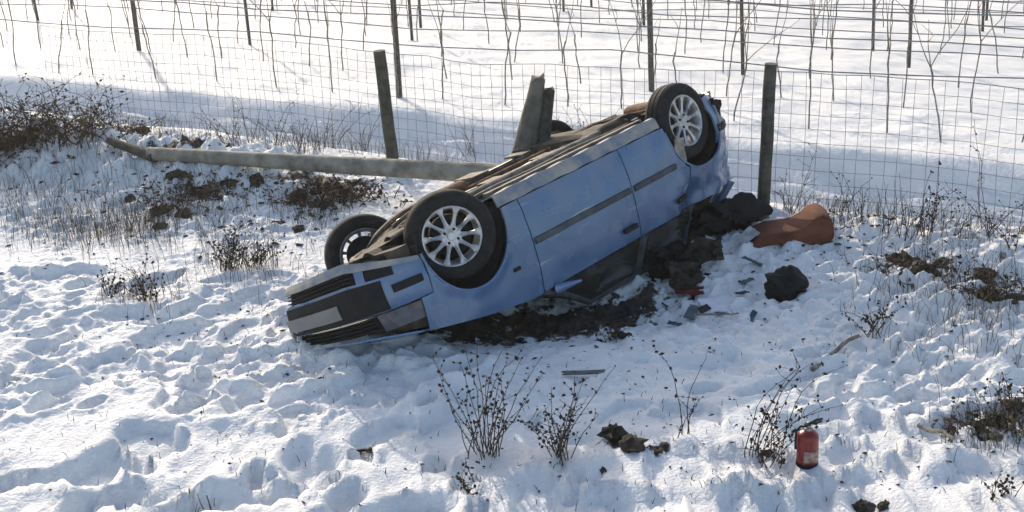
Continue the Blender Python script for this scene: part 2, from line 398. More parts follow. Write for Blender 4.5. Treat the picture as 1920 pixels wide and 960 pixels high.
me.polygons.add(len(q)); me.polygons.foreach_set('loop_start', np.arange(0, q.size, 4, dtype=np.int32))
me.update(calc_edges=True)
me.polygons.foreach_set('use_smooth', np.ones(len(q), bool))
at_ = me.attributes.new('soil', 'FLOAT', 'POINT')  # holds real soil patches and the painted shadow of the car
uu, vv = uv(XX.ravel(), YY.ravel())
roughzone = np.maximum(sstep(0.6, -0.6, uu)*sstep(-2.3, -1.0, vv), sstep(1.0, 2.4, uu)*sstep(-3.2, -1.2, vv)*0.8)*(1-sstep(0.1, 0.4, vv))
at_.data.foreach_set('value', (soil_shade_at(XX.ravel(), YY.ravel())+0.13*roughzone).astype(np.float32))
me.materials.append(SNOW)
ground = bpy.data.objects.new('ground', me); C.objects.link(ground); tag(ground, 'trampled snow ground with a rutted track and a sloping white field', None, None, 'structure')

# ------------------------------------------------------------------ overturned car
T_c = np.array([-0.34437778, 0.13861861, 8.67271837]); f_c = np.array([-0.6581441, -0.35201357, -0.66553197])
n_c = np.array([0.68906115, 0.07457437, -0.72085601])
toW = lambda a: a[0]*right+a[1]*up+a[2]*fwd
fW = toW(f_c); nW = toW(n_c); fW /= np.linalg.norm(fW); nW -= fW*(nW@fW); nW /= np.linalg.norm(nW)
lW = -nW; cW = np.cross(fW, lW)             # car axes in the world: forward, left, up (car is upside down)
hubW = CAM+toW(T_c)                          # outer face of the right front wheel
carM = np.eye(4); carM[:3, 0] = fW; carM[:3, 1] = lW; carM[:3, 2] = cW
carM[:3, 3] = hubW-(fW*1.25+lW*(-0.74)+cW*0.29)
car = empty('overturned_car'); car.matrix_world = Matrix(carM.tolist())
tag(car, 'light blue hatchback lying crushed on its roof in the snow with wheels up', 'car')

BELT = 0.90
def crush(V):
    V = V.copy(); x, y, z = V[:, 0].copy(), V[:, 1].copy(), V[:, 2].copy()
    # roof pressed flat
    fr = np.clip((z-BELT)/(1.40-BELT), 0, 1.3); top = BELT+0.32-0.30*np.clip((y+0.6)/1.2, 0, 1)
    dent = 0.05*fbm(x*1.7, y*1.7, 7, 3)
    z2 = np.where(z > BELT, BELT+fr*(top-BELT)+fr*dent, z)
    # left front corner driven back
    a = 0.50*sstep(0.05, 0.70, y)*sstep(0.55, 1.7, x)
    x2 = x-a; z2 = z2+a*0.25*fbm(x*3, y*3, 9, 2)*sstep(0, .4, a); y2 = y-a*0.10
    z2 = z2+sstep(-0.85, 0.45, y)*sstep(0.55, 1.75, x)*0.15*np.clip(1.0-z, 0, 1)/0.8
    z2 = z2+0.12*sstep(0.05, 0.8, y)*np.clip(1.0-z, 0, 1)/0.8
    # torn right rear corner
    b = sstep(-1.30, -1.75, x)*sstep(0.1, -0.6, y)
    x2 = x2+b*0.02*fbm(y*5, z*6, 12, 2); y2 = y2+b*0.035*(np.abs(fbm(x*5+2, z*6, 13, 4))-.25); z2 = z2+b*0.04*fbm(x*6, y*6+3, 14, 2)
    c = sstep(-0.7, -1.1, x)*sstep(0.55, 0.85, z)*sstep(0.0, -0.6, y)
    y2 = y2+c*(0.05+0.05*fbm(x*4, z*4, 15, 2))
    # small dents everywhere
    y2 = y2+0.008*fbm(x*3.1, z*3.3, 16, 3)*np.sign(y)
    return np.stack([x2, y2, z2], 1)
XF, XR, HWD = 2.09, -1.90, 0.815
def W(x):
    x = np.asarray(x, float)
    tf = np.clip((x-1.0)/(XF-1.0), 0, 1); tr = np.clip((-1.0-x)/(-1.0-XR), 0, 1)
    return HWD*np.maximum(1-tf**3.3, 1e-4)**(1/3.3)*np.maximum(1-tr**4.0, 1e-4)**(1/4.0)
GZ = np.array([0.10, 0.18, 0.24, 0.32, 0.44, 0.56, 0.70, 0.80, 0.90, 0.96]); GV = np.array([.86, .93, .965, .985, .998, 1.0, .99, .975, .95, .93])
def g(z): return np.interp(z, GZ, GV)
def flare(x, z):
    f = 0
    for ax in (1.25, -1.25):
        d = np.hypot(x-ax, z-0.29); f = f+0.016*np.exp(-((d-0.365)/0.035)**2)
    return f
def Yh(x, z): return W(x)*g(z)+flare(x, z)
def hoodz(x): return np.interp(x, [0.6, 0.75, 1.2, 1.7, 2.04], [0.94, 0.92, 0.86, 0.765, 0.68])
ARC = 0.362
def arch(x):
    x = np.asarray(x, float); z = np.full(x.shape, 0.0)
    for ax in (1.25, -1.25):
        d = ARC**2-(x-ax)**2; z = np.where(d > 0, np.maximum(z, 0.29+np.sqrt(np.maximum(d, 0))), z)
    return z
def cols(a, b, n, extra=()):
    xs = list(np.linspace(a, b, n))
    for e in extra:
        for k in (0, .001, .004, .010, .02, .035): xs += [e+k, e-k]
    xs = sorted(x for x in set(np.round(xs, 5)) if a-1e-6 <= x <= b+1e-6); return np.array(xs)
def side_panel(name, xs, zb, zt, s, material, parent=None, rows=10, off=0.0, t=0.012):
    P = np.zeros((len(xs), rows, 3))
    for i, x in enumerate(xs):
        b_, t_ = float(zb(x)), float(zt(x)); t_ = max(t_, b_+0.004)
        z = np.linspace(b_, t_, rows); P[i, :, 0] = x; P[i, :, 1] = s*(Yh(x, z)+off); P[i, :, 2] = z
    if s > 0: P = P[::-1]
    return MB().shell(P, -t if False else t).build(name, material, parent or car, deform=crush)
const = lambda c: (lambda x: c)
SILL = 0.25
for s in (-1, 1):
    e1 = (1.25-ARC, 1.25+ARC); e2 = (-1.25-ARC, -1.25+ARC)
    side_panel('front_fender', cols(0.715, 1.70, 40, e1), lambda x: max(SILL, float(arch(x))) if x < 1.25+ARC else 0.545, lambda x: float(hoodz(x))-0.006, s, 'paint')
    d1 = side_panel('front_door', cols(-0.36, 0.705, 24), const(SILL), lambda x: BELT+0.02*(x > 0.5)*(x-0.5), s, 'paint')
    d2 = side_panel('rear_door', cols(-1.04, -0.37, 24, e2[1:]), lambda x: max(SILL, float(arch(x))+(0.02 if x < -0.905 else 0)), const(BELT), s, 'paint')
    side_panel('rear_quarter_panel', cols(-1.86, -1.05, 36, e2[:1]), lambda x: float(arch(x)) if x > -1.25-ARC else 0.53, lambda x: 0.905, s, 'paint')
    for (d, a, b, nm) in ((d1, -0.34, 0.69, 'side_moulding'), (d2, -0.90, -0.39, 'side_moulding')):
        xs = cols(a, b, 16); P = np.zeros((len(xs), 5, 3))
        for i, x in enumerate(xs):
            for j, (dz, of) in enumerate(((-.024, .001), (-.018, .012), (0, .015), (.018, .012), (.024, .001))):
                z = 0.55+dz; P[i, j] = (x, s*(float(Yh(x, z))+of), z)
        if s > 0: P = P[::-1]
        MB().shell(P, 0.004).build(nm, 'mould', d, deform=crush)
    for d, hx in ((d1, -0.24), (d2, -0.90)):
        h = MB(); yy = s*(float(Yh(hx, 0.80))+0.016)
        h.box((hx, yy, 0.80), (0.075, 0.012, 0.016)); h.box((hx-0.062, yy-s*0.012, 0.80), (0.012, 0.014, 0.013)); h.box((hx+0.062, yy-s*0.012, 0.80), (0.012, 0.014, 0.013))
        h.build('door_handle', 'black_plastic', d, deform=crush)
    # sill with dirt, pinch weld
    xs = cols(-0.89, 0.89, 30); P = np.zeros((len(xs), 6, 3))
    for i, x in enumerate(xs):
        for j, (yy, z) in enumerate(((.60, .195), (.70, .165), (.745, .160), (.762, .175), (.775, .21), (.782, .244))):
            P[i, j] = (x, s*yy, z+0.004*math.sin(x*23+j))
    if s > 0: P = P[::-1]
    MB().shell(P, 0.01).build('sill', 'paint_dirty', car, deform=crush)
    # mirror, folded and pushed against the glass
    mm = MB(); t = np.linspace(0, 1, 7)
    P = np.array([[(0.60-0.13*a, s*(0.79+0.17*a*(1)), 0.94+0.05*math.sin(b)*(1-0.3*a)+0.0) if k == 0 else (0.60-0.13*a+0.03*math.cos(b)*(1-.75*a), s*(0.79+0.10*a), 0.92+0.035*math.sin(b)*(1-0.75*a)) for b in np.linspace(0, 2*math.pi, 12, endpoint=False)] for k, a in [(1, a) for a in t]])
    mb2 = MB(); mb2.add(P.reshape(-1, 3), [(i*12+j, i*12+(j+1) % 12, (i+1)*12+(j+1) % 12, (i+1)*12+j) for i in range(6) for j in range(12)]+[tuple(range(12)), tuple(72+j for j in range(12))])
    mb2.build('wing_mirror', 'paint', d1)
    # front indicator repeater
    MB().box((0.92, s*(float(Yh(0.92, .66))+.004), 0.66), (0.03, 0.006, 0.011)).build('side_repeater', 'black_plastic', car, deform=crush)
    # wheel arch liners
    for ax in (1.25, -1.25):
        th = np.linspace(-0.05*math.pi, 1.05*math.pi, 25); ys = np.linspace(0.45, 0.765, 5)
        P = np.array([[(ax+0.370*math.cos(a), s*yv, 0.29+0.370*math.sin(a)) for yv in ys] for a in th])
        MB().shell(P, 0.006 if s < 0 else -0.006).build('wheel_arch_liner', 'interior', car, deform=crush)
        # rolled arch lip
        P = [(ax+(ARC-.004)*math.cos(a), s*(float(Yh(ax+(ARC-.004)*math.cos(a), 0.29+ARC*max(0, math.sin(a))))-0.004), 0.29+(ARC-.004)*math.sin(a)) for a in np.linspace(0.0, math.pi, 30)]
        MB().tube(P, 0.009, 5).build('arch_lip', 'paint', car, deform=crush)

def outline(t, p, xo, L, hw):
    return xo+L*abs(math.cos(t))**(2/p), hw*math.copysign(abs(math.sin(t))**(2/p), math.sin(t))
def bumper_strip(name, z0, z1, ta, tb, material, off=0.0, n=40, rows=5, front=True, parent=None, t=0.014, prof=None):
    P = np.zeros((n, rows, 3))
    for i, tt in enumerate(np.linspace(ta, tb, n)):
        zm = float(np.interp(abs(tt), [0.45, 1.22], [0.165, 0.30]))
        for j, z in enumerate(np.linspace(z0, z1, rows)):
            if front and z < 0.40: z = zm+(z-0.165)/(0.40-0.165)*(0.40-zm)
            pr = float(np.interp(z, [.14, .20, .30, .42, .50, .56, .70], [-.075, -.03, 0, .018, .012, -.015, -.06]))+off
            if front: x, y = outline(tt, 3.3, 1.0, XF-1.0+pr, (HWD+max(pr, -.02)*0.6)*g(z))
            else:
                x, y = outline(tt, 4.0, 1.0, 0.90+pr, (HWD+max(pr, -.02)*0.6)*g(z)); x = -x; 
            P[i, j] = (x, y, z)
    if not front: P = P[::-1]
    return MB().shell(P, t).build(name, material, parent or car, deform=crush)
TA = 1.175                                     # where the bumper meets the arch
fb = bumper_strip('front_bumper', 0.308, 0.54, -TA, TA, 'paint', rows=7, n=60)
bumper_strip('bumper_lip', 0.165, 0.222, -TA, TA, 'paint_dirty', parent=fb, rows=6, n=60)
for a, b in ((-TA, -0.93), (0.93, TA)): bumper_strip('bumper_corner', 0.216, 0.314, a, b, 'paint', parent=fb, n=14, off=-0.002)
bumper_strip('lower_grille', 0.215, 0.312, -0.93, 0.93, 'black_plastic', off=-0.05, parent=fb)
for k in range(3): bumper_strip('grille_slat', 0.236+k*0.025, 0.243+k*0.025, -0.60, 0.60, 'black_plastic', off=-0.02, parent=fb, rows=3, t=0.02)
for sg in (-1, 1):
    a, b = sorted((sg*0.66, sg*0.92)); bumper_strip('fog_lamp_panel', 0.224, 0.318, a, b, 'black_plastic', off=-0.012, parent=fb, n=10)
    a, b = sorted((sg*0.56, sg*0.655)); bumper_strip('bumper_bridge', 0.218, 0.312, a, b, 'paint', off=-0.006, parent=fb, n=6)
    a, b = sorted((sg*0.88, sg*1.14)); bumper_strip('rub_strip', 0.39, 0.445, a, b, 'black_plastic', off=0.013, parent=fb, n=14)
    a, b = sorted((sg*0.62, sg*1.06)); hl = bumper_strip('headlight', 0.555, 0.668, a, b, 'lamp_glass', off=-0.02, n=14)
    a, b = sorted((sg*0.64, sg*1.04)); bumper_strip('lamp_housing', 0.56, 0.662, a, b, 'black_plastic', off=-0.05, n=10, parent=hl)
    a, b = sorted((sg*1.07, sg*1.16)); bumper_strip('front_indicator', 0.558, 0.65, a, b, 'lamp_glass', off=-0.02, n=8)
bumper_strip('radiator_grille', 0.555, 0.655, -0.60, 0.60, 'black_plastic', off=-0.02, n=20)
for k in range(3): bumper_strip('grille_slat', 0.575+k*.027, 0.585+k*.027, -0.58, 0.58, 'black_plastic', off=-0.004, n=20, rows=3, t=0.012)
bumper_strip('bumper_insert', 0.325, 0.535, -0.80, 0.80, 'black_plastic', off=0.006, n=30, parent=fb)
pl = bumper_strip('number_plate', 0.40, 0.495, -0.34, 0.06, 'plate', off=0.018, n=12, t=0.006)
rb = bumper_strip('rear_bumper', 0.20, 0.56, -1.25, 1.25, 'paint', front=False, rows=10, n=60)
bumper_strip('rub_strip', 0.425, 0.480, -1.22, 1.22, 'black_plastic', off=0.013, front=False, parent=rb)
# bonnet
P = np.array([[(x, yy*float(min(W(min(x, 1.98))-.10, .70)), float(hoodz(x))+0.045*(1-yy*yy)*float(np.interp(x, [.6, 1.7, 1.97], [1, .9, .2]))) for yy in np.linspace(-1, 1, 21)] for x in np.linspace(0.70, 2.03, 26)])
MB().shell(P, 0.012).build('bonnet', 'paint', car, deform=crush)
for s in (-1, 1):    # fender tops
    P = np.array([[(x, s*(float(min(W(min(x, 1.98))-.10, .70))+.006+k*(float(Yh(x, hoodz(x)-.006))-.006-float(min(W(min(x, 1.98))-.10, .70)))), float(hoodz(x))-0.006*k) for k in np.linspace(0, 1, 4)] for x in np.linspace(0.715, 1.68, 20)])
    if s < 0: P = P[::-1]
    MB().shell(P, 0.01).build('fender_top', 'paint', car, deform=crush)
# body core: dark tub with floor pan
def core_w(x):
    if abs(abs(x)-1.25) < 0.39: return 0.44
    return max(0.30, float(W(np.clip(x, -1.78, 1.82)))*0.955-0.02)
def floorz(x, y):
    z = 0.205
    z += 0.09*math.exp(-(y/0.13)**4)*(1 if x < 0.95 else 0)                         # tunnel (recess seen from below)
    z -= 0.035*math.exp(-((abs(y)-0.42)/0.05)**4)                                    # chassis rails
    z += 0.018*math.sin(x*17)*(abs(y) > 0.2)*(abs(y) < 0.36)
    z -= 0.03*math.exp(-((x+0.45)/0.06)**4)+0.03*math.exp(-((x-0.55)/0.06)**4)
    z -= 0.06*math.exp(-((x+0.85)/0.25)**6)*(abs(y) < 0.5)                           # tank
    return z
xsx = sorted(list(np.linspace(-1.80, 1.74, 90))+[v+e for v in (0.86, 1.64, -0.86, -1.64) for e in (-.0005, .0005)])
yr = np.linspace(-1, 1, 45); P = []
for x in xsx:
    w = core_w(x); row = [(x, yy*w, floorz(x, yy*w)) for yy in yr]
    row += [(x, w, 0.3), (x, w*0.99, 0.6), (x, w*.97, min(0.87, float(hoodz(x))-0.03 if x > .6 else .87)), (x, 0, min(0.87, float(hoodz(x))-0.03 if x > .6 else .87)), (x, -w*.97, min(0.87, float(hoodz(x))-0.03 if x > .6 else .87)), (x, -w*0.99, 0.6), (x, -w, 0.3), (x, -w, floorz(x, -w))]
    P.append(row)
mb = MB().grid(P); k = len(P[0])
mb.f.append(tuple(range(k-1))); mb.f.append(tuple((len(P)-1)*k+j for j in range(k-2, -1, -1)))
mb.build('floor_pan', 'under', car, deform=crush)
for s in (-1, 1):   # long rails and skirts on the floor, splashed with dirt
    P = np.array([[(x, s*(.43+.035*math.cos(a)), .165+.028*math.sin(a)) for a in np.linspace(math.pi, 2*math.pi, 7)] for x in np.linspace(-.95, 1.55, 40)])
    MB().shell(P, -.004).build('chassis_rail', 'under_light', car, deform=crush)
    MB().box((-0.05, s*0.60, 0.178), (0.85, 0.022, 0.020)).build('floor_rib', 'under_light', car, deform=crush)
for yv, r_, z_, m_ in ((-.52, .016, .168, 'under_light'), (-.34, .02, .175, 'under_light'), (-.17, .014, .19, 'steel'), (.18, .018, .185, 'under_light'), (.35, .015, .172, 'rust'), (.53, .018, .168, 'under_light')):
    MB().tube([(xx, yv+.012*math.sin(xx*4+yv*9), z_+.006*math.sin(xx*7)) for xx in np.linspace(-.98, 1.02, 16)], r_, 6).build('floor_rib', m_, car, deform=crush)
MB().box((-.72, .0, .168), (.20, .38, .022), taper=1.06).build('fuel_tank', 'under', car)
for k in range(5): MB().box((.35-.28*k, (-.26, .27)[k % 2], .172), (.09, .10, .008)).build('heat_shield', 'under_light', car)
MB().box((1.30, 0.05, 0.19), (0.10, 0.46, 0.04)).build('front_subframe', 'under', car, deform=crush)
MB().tube([(1.72, -.62, .30), (1.70, -.3, .22), (1.55, 0.0, .20), (1.35, .3, .2)], 0.022, 8).build('radiator_support', 'under_light', car, deform=crush)
MB().box((1.63, -0.05, 0.245), (0.10, 0.52, 0.03)).build('engine_undertray', 'black_plastic', car, deform=crush)
for s in (-1, 1):
    x0 = 1.25 if s < 0 else 0.98
    MB().tube([(1.12 if s < 0 else .9, s*0.36, .20), (x0-.02, s*.62, .22)], [.035, .022], 6).build('control_arm', 'under', car, deform=crush)
    MB().tube([(1.22 if s < 0 else 1.0, s*0.18, .30), (x0, s*.66, .29)], .018, 7).build('drive_shaft', 'steel', car, deform=crush)
    MB().tube([(-0.95, s*.50, .27), (-1.25, s*.60, .27)], [.045, .03], 6).build('trailing_arm', 'under', car)
MB().tube([(-1.10, -.58, .27), (-1.08, 0, .24), (-1.10, .58, .27)], .045, 8).build('rear_axle_beam', 'under', car)
MB().tube([(1.05, .04, .22), (.7, .02, .205), (.2, 0.0, .20), (-.55, -.02, .19), (-.95, -.10, .15), (-1.2, -.30, .17), (-1.45, -.38, .2)], .026, 8).build('exhaust_pipe', 'rust', car, deform=crush)
pr = [(0, -.27), (.06, -.27), (.085, -.25), (.085, .25), (.06, .27), (0, .27)]
mf = MB().lathe(pr, 16, 'y'); o = mf.build('exhaust_silencer', 'rust', car); o.location = (-1.62, -.18, .22); o.scale = (1.2, 1, .8)
MB().tube([(.9, -.22, .185), (.3, -.25, .175), (-.4, -.25, .175), (-.9, -.3, .16)], .010, 5).build('brake_pipe', 'steel', car, deform=crush)
MB().tube([(.9, .27, .185), (.1, .29, .175), (-.7, .27, .16)], .012, 5).build('fuel_pipe', 'steel', car, deform=crush)
MB().lathe([(0, -.14), (.07, -.14), (.075, -.1), (.075, .1), (.07, .14), (0, .14)], 12, 'y').build('catalyst', 'rust', car, loc=(0.55, 0.02, 0.19)).rotation_euler = (0, 0, R(90))
# greenhouse (built straight, then pressed flat)
def rail(s, x): return s*float(np.interp(x, [-1.6, -1.3, 0.1, 0.3], [.50, .57, .585, .54]))
P = np.array([[(x, yy*abs(rail(1, x)), 1.385-0.05*yy**2-0.03*((x+.6)/.9)**2) for yy in np.linspace(-1, 1, 17)] for x in np.linspace(-1.50, 0.16, 20)])
MB().shell(P, 0.02).build('roof', 'paint', car, deform=crush)
def quad_patch(name, a, b, c, d, material, n=8, mm=8, bulge=0.0, parent=None, t=0.006):
    a, b, c, d = map(np.array, (a, b, c, d)); P = np.zeros((n, mm, 3))
    for i, u_ in enumerate(np.linspace(0, 1, n)):
        for j, v_ in enumerate(np.linspace(0, 1, mm)):
            P[i, j] = (a*(1-u_)+b*u_)*(1-v_)+(d*(1-u_)+c*u_)*v_; P[i, j, 1] *= 1+bulge*math.sin(math.pi*v_)
    return MB().shell(P, t).build(name, material, parent or car, deform=crush)
quad_patch('windscreen', (0.74, -.70, .93), (0.74, .70, .93), (0.17, .54, 1.35), (0.17, -.54, 1.35), 'glass_dark', 14, 10)
quad_patch('rear_window', (-1.80, .64, .93), (-1.80, -.64, .93), (-1.50, -.49, 1.34), (-1.50, .49, 1.34), 'glass_dark', 12, 8)
for s in (-1, 1):
    q1 = [(0.60, s*.765, .912), (-0.34, s*.772, .912), (-0.34, s*.60, 1.325), (0.20, s*.595, 1.325)]
    q2 = [(-0.43, s*.772, .912), (-1.05, s*.765, .912), (-0.98, s*.595, 1.315), (-0.43, s*.60, 1.325)]
    q3 = [(-1.12, s*.765, .912), (-1.55, s*.72, .915), (-1.36, s*.57, 1.30), (-1.06, s*.59, 1.315)]
    for nm, q_, ok in (('side_window', q1, True), ('rear_side_window', q2, True), ('quarter_window', q3, True)):
        if s > 0: q_ = [q_[1], q_[0], q_[3], q_[2]]
        if ok: quad_patch(nm, *q_, 'glass_dark', 10, 8, 0.02)
    pil = lambda nm, pts, r: MB().tube(pts, r, 8).build(nm, 'paint' if nm in ('d_pillar',) else 'mould', car, deform=crush)
    pil('a_pillar', [(0.72, s*.755, .90), (0.45, s*.69, 1.1), (0.16, s*.585, 1.345)], .032)
    pil('b_pillar', [(-.385, s*.775, .90), (-.385, s*.70, 1.1), (-.385, s*.60, 1.33)], .036)
    pil('c_pillar', [(-1.09, s*.765, .90), (-1.05, s*.69, 1.1), (-1.02, s*.59, 1.32)], .03)
    pil('d_pillar', [(-1.68, s*.71, .91), (-1.56, s*.63, 1.1), (-1.42, s*.545, 1.32)], .06)
    pil('roof_rail', [(0.16, s*.585, 1.345), (-.4, s*.60, 1.345), (-1.0, s*.592, 1.335), (-1.45, s*.55, 1.315)], .03)
bumper_strip('tailgate', 0.568, 0.90, -0.74, 0.74, 'paint', front=False, rows=8, n=40)
for sg in (-1, 1):
    a, b = sorted((sg*0.76, sg*1.02)); bumper_strip('tail_light', 0.60, 0.82, a, b, 'red_lens', off=0.012, front=False, n=8)
# crumpled bits round the torn rear corner
def crumple(name, c, size, material, parent, seed, n=9, rot=(0, 0, 0), amp=0.35):
    r = np.random.default_rng(seed); u_ = np.linspace(-1, 1, n)
    P = np.array([[(a, b, 0) for b in u_] for a in u_], float)
    P[..., 2] = amp*fbm(P[..., 0]*1.6+seed, P[..., 1]*1.6, seed, 3); P[..., 0] += .12*fbm(P[..., 0]*2, P[..., 1]*2+5, seed+1, 2); P[..., 1] += .12*fbm(P[..., 0]*2+9, P[..., 1]*2, seed+2, 2)
    P = P*np.array(size); M3 = np.array(Matrix.Rotation(rot[2], 3, 'Z')@Matrix.Rotation(rot[1], 3, 'Y')@Matrix.Rotation(rot[0], 3, 'X'))
    P = P@M3.T+np.array(c)
    return MB().shell(P, 0.006).build(name, material, parent, smooth=28)
crumple('torn_arch_metal', (-1.02, -.80, .47), (.05, .10, .05), 'steel', car, 3, 7, (R(80), 0, R(5)))
crumple('torn_bumper_plastic', (-1.64, -.74, .30), (.07, .06, .03), 'black_plastic', car, 5, 9, (R(85), R(20), R(10)))
crumple('hanging_trim', (-1.70, -.55, .21), (.08, .06, .03), 'black_plastic', car, 6, 9, (R(10), R(20), 0))

# wheels -------------------------------------------------------------
def wheel_meshes():
    ty = []
    prof = [(.190, .070), (.200, .086), (.225, .095), (.255, .092), (.276, .080), (.287, .066), (.291, .050), (.284, .047), (.284, .043), (.292, .040), (.293, .006), (.285, .004), (.285, -.004), (.293, -.006),
            (.292, -.040), (.284, -.043), (.284, -.047), (.291, -.050), (.287, -.066), (.276, -.080), (.255, -.092), (.225, -.095), (.200, -.086), (.190, -.070)]
    tyre = MB().lathe(prof, 56, 'y', closed=True).data('tyre', 'rubber', 30)
    rim = MB().lathe([(.197, .078), (.193, .084), (.183, .080), (.176, .062), (.168, .03), (.165, -.03), (.176, -.06), (.190, -.080), (.197, -.076), (.19, -.06), (.178, -.03), (.178, .03), (.186, .06)], 56, 'y', closed=True).data('rim', 'alloy', 40)
    sp = MB()
    for k in range(10):
        a = 2*math.pi*(k+.5)/10; ca, sa = math.cos(a), math.sin(a); rows = []
        for r_, w_, yy in ((.040, .018, .058), (.062, .019, .060), (.085, .0125, .062), (.12, .0105, .066), (.148, .0115, .070), (.168, .019, .074), (.182, .027, .076)):
            rows.append([(r_, -w_, yy-.026), (r_, -w_, yy-.004), (r_, 0, yy+.004), (r_, w_, yy-.004), (r_, w_, yy-.026)])
        P = np.array(rows); Q = np.stack([P[..., 0]*ca-P[..., 1]*sa, P[..., 2], P[..., 0]*sa+P[..., 1]*ca], -1)
        sp.grid(Q)
    spokes = sp.data('spokes', 'alloy', 40)
    hubm = MB().lathe([(0, .066), (.026, .066), (.030, .062), (.064, .060), (.068, .054), (.068, .03), (0, .03)], 24, 'y').data('hub', 'alloy', 40)
    b = MB()
    for k in range(4):
        a = R(45+90*k); b2 = MB().lathe([(0, .068), (.009, .068), (.010, .06)], 8, 'y'); V = np.concatenate(b2.v)+np.array([.047*math.cos(a), 0, .047*math.sin(a)])
        b.add(V, b2.f)
    bolts = b.data('wheel_bolts', 'black_plastic', 40)
    disc = MB().lathe([(0, .02), (.13, .02), (.135, .015), (.135, -.02), (.09, -.03), (.09, -.08), (0, -.08)], 28, 'y').data('wheel', 'interior', 40)
    st = MB().lathe([(.186, .02), (.165, .012), (.11, -.03), (.07, -.045), (.04, -.02), (0, -.02)], 36, 'y').data('steel_disc', 'steel', 40)
    return tyre, rim, spokes, hubm, bolts, disc
TY, RI, SPK, HB, BO, DI = wheel_meshes()
def add_wheel(loc, s, steer=0.0, camber=0.0, spin=0.0):
    w = bpy.data.objects.new('wheel', DI); C.objects.link(w); w.parent = car; w.location = loc
    rz = steer if s > 0 else steer+math.pi
    w.rotation_euler = (Matrix.Rotation(rz, 4, 'Z')@Matrix.Rotation(camber, 4, 'X')@Matrix.Rotation(spin, 4, 'Y')).to_euler()
    for nm, d in (('tyre', TY), ('rim', RI), ('spokes', SPK), ('hub', HB), ('wheel_bolts', BO)):
        o = bpy.data.objects.new(nm, d); C.objects.link(o); o.parent = w
    return w
add_wheel((1.25, -.665, .29), -1, steer=R(32), spin=R(8))
add_wheel((-1.25, -.665, .29), -1, spin=R(20))
add_wheel((-1.22, .665, .37), 1, spin=R(50))
add_wheel((0.95, .64, .43), 1, steer=R(30), camber=R(4), spin=R(5))

# ------------------------------------------------------------------ fence with two standing posts
def post_mesh(h, r, seed, sides=12, lean=0.0):
    rr = np.random.default_rng(seed); pts = []; rad = []
    for i, t in enumerate(np.linspace(0, 1, 9)):
        pts.append((0.0015*rr.normal()+lean*t*h, 0.0015*rr.normal(), -0.35+t*(h+0.35))); rad.append(r*(1.03-0.05*t)*(1+0.008*rr.normal()))
    rad[-1] *= .95
    return MB().tube(pts, rad, sides)
fence = empty('wire_mesh_fence', (0, 0, 0)); tag(fence, 'square wire mesh fence on round wooden posts beside the snowy track', 'fence')
PA = G(738, 318); PB = G(1430, 408)
post_mesh(1.09, .056, 3).build('post', 'wood_post', fence, loc=PA).rotation_euler = (0, R(-3.2), 0)
post_mesh(1.22, .050, 4).build('post', 'wood_post', fence, loc=PB).rotation_euler = (0, R(1.2), 0)
u_end = uv(*PB[:2])[0]
post_mesh(1.30, .058, 5).build('post', 'wood_post', fence, loc=(*UV(u_end+3.3, 0), hz(*UV(u_end+3.3, 0)))).rotation_euler = (0, R(2), 0)
def fence_top(u_):
    return float(np.interp(u_, [-5, -2.0, 0, 1.2, u_end, 10], [0.98, 1.0, 1.0, 1.02, 1.10, 1.10]))
us = np.arange(-4.6, u_end+4.2, 0.25); mb = MB(); NR = 10
def fence_pt(u_, t):
    p = UV(u_, 0.07+0.02*math.sin(u_*3+t*2)); z = macro(np.array([p[0]]), np.array([p[1]]))[0]
    sag = 0.006*math.sin(u_*5.1)+0.004*math.sin(u_*11+t*3)
    return (p[0], p[1], z+0.0+t*(fence_top(u_)+sag))
for k in range(NR+1):
    mb.tube([fence_pt(u_, k/NR) for u_ in us], 0.003 if k == NR else 0.0019, 4, False)
for u_ in np.arange(-4.6, u_end+4.2, 0.105):
    mb.tube([fence_pt(u_+0.008*math.sin(u_*40+j), j/5-0.03*(j == 0)) for j in range(6)], 0.0019, 4, False)
mb.build('wire_mesh', 'wire', fence, smooth=0)

# broken post leaning by the car, and long fallen pole
def split_post(name, base, top, r0_, r1, material, seed, parent=None, flat=None):
    base = np.array(base, float); top = np.array(top, float); d = top-base; L = np.linalg.norm(d); d /= L
    e1 = np.cross(d, (0, 1, 0)); e1 /= np.linalg.norm(e1); e2 = np.cross(d, e1); V = []; ns_ = 14; rows = 16
    rr = np.random.default_rng(seed)
    for i, t in enumerate(np.linspace(0, 1, rows)):
        r_ = r0_+(r1-r0_)*t
        for j in range(ns_):
            a = 2*math.pi*j/ns_; k = 1+0.07*float(pnoise(np.array([a*1.5+seed]), np.array([t*3.0]), seed)[0])
            q_ = base+d*(t*L)+r_*k*(math.cos(a)*e1+math.sin(a)*e2)
            if i == rows-1: q_ = q_+d*0.012*rr.normal()-d*0.02*(math.cos(a) > .4)
            V.append(q_)
    F = [(i*ns_+j, i*ns_+(j+1) % ns_, (i+1)*ns_+(j+1) % ns_, (i+1)*ns_+j) for i in range(rows-1) for j in range(ns_)]
    mb_ = MB().add(V, F+[tuple(range(ns_))[::-1], tuple((rows-1)*ns_+j for j in range(ns_))])
    return mb_.build(name, material, parent, smooth=40)
bp = empty('broken_post'); tag(bp, 'thick broken wooden post with split top leaning against the car underside', 'post')
b0 = AT(972, 345, 10.72); t0 = AT(1010, 144, 10.60)
split_post('post_trunk', b0, t0, .112, .055, 'wood_grey', 3, bp)
split_post('split_half', b0+np.array([.11, .05, -.05]), AT(1028, 166, 10.66), .10, .052, 'wood_post', 5, bp)
lg0 = AT(985, 330, 10.95); lg1 = ON(280, 288, .07)
lo = split_post('fallen_pole', lg0, lg1, .086, .058, 'wood_log', 8); tag(lo, 'long pale wooden pole lying fallen across the snowy bank', 'pole')
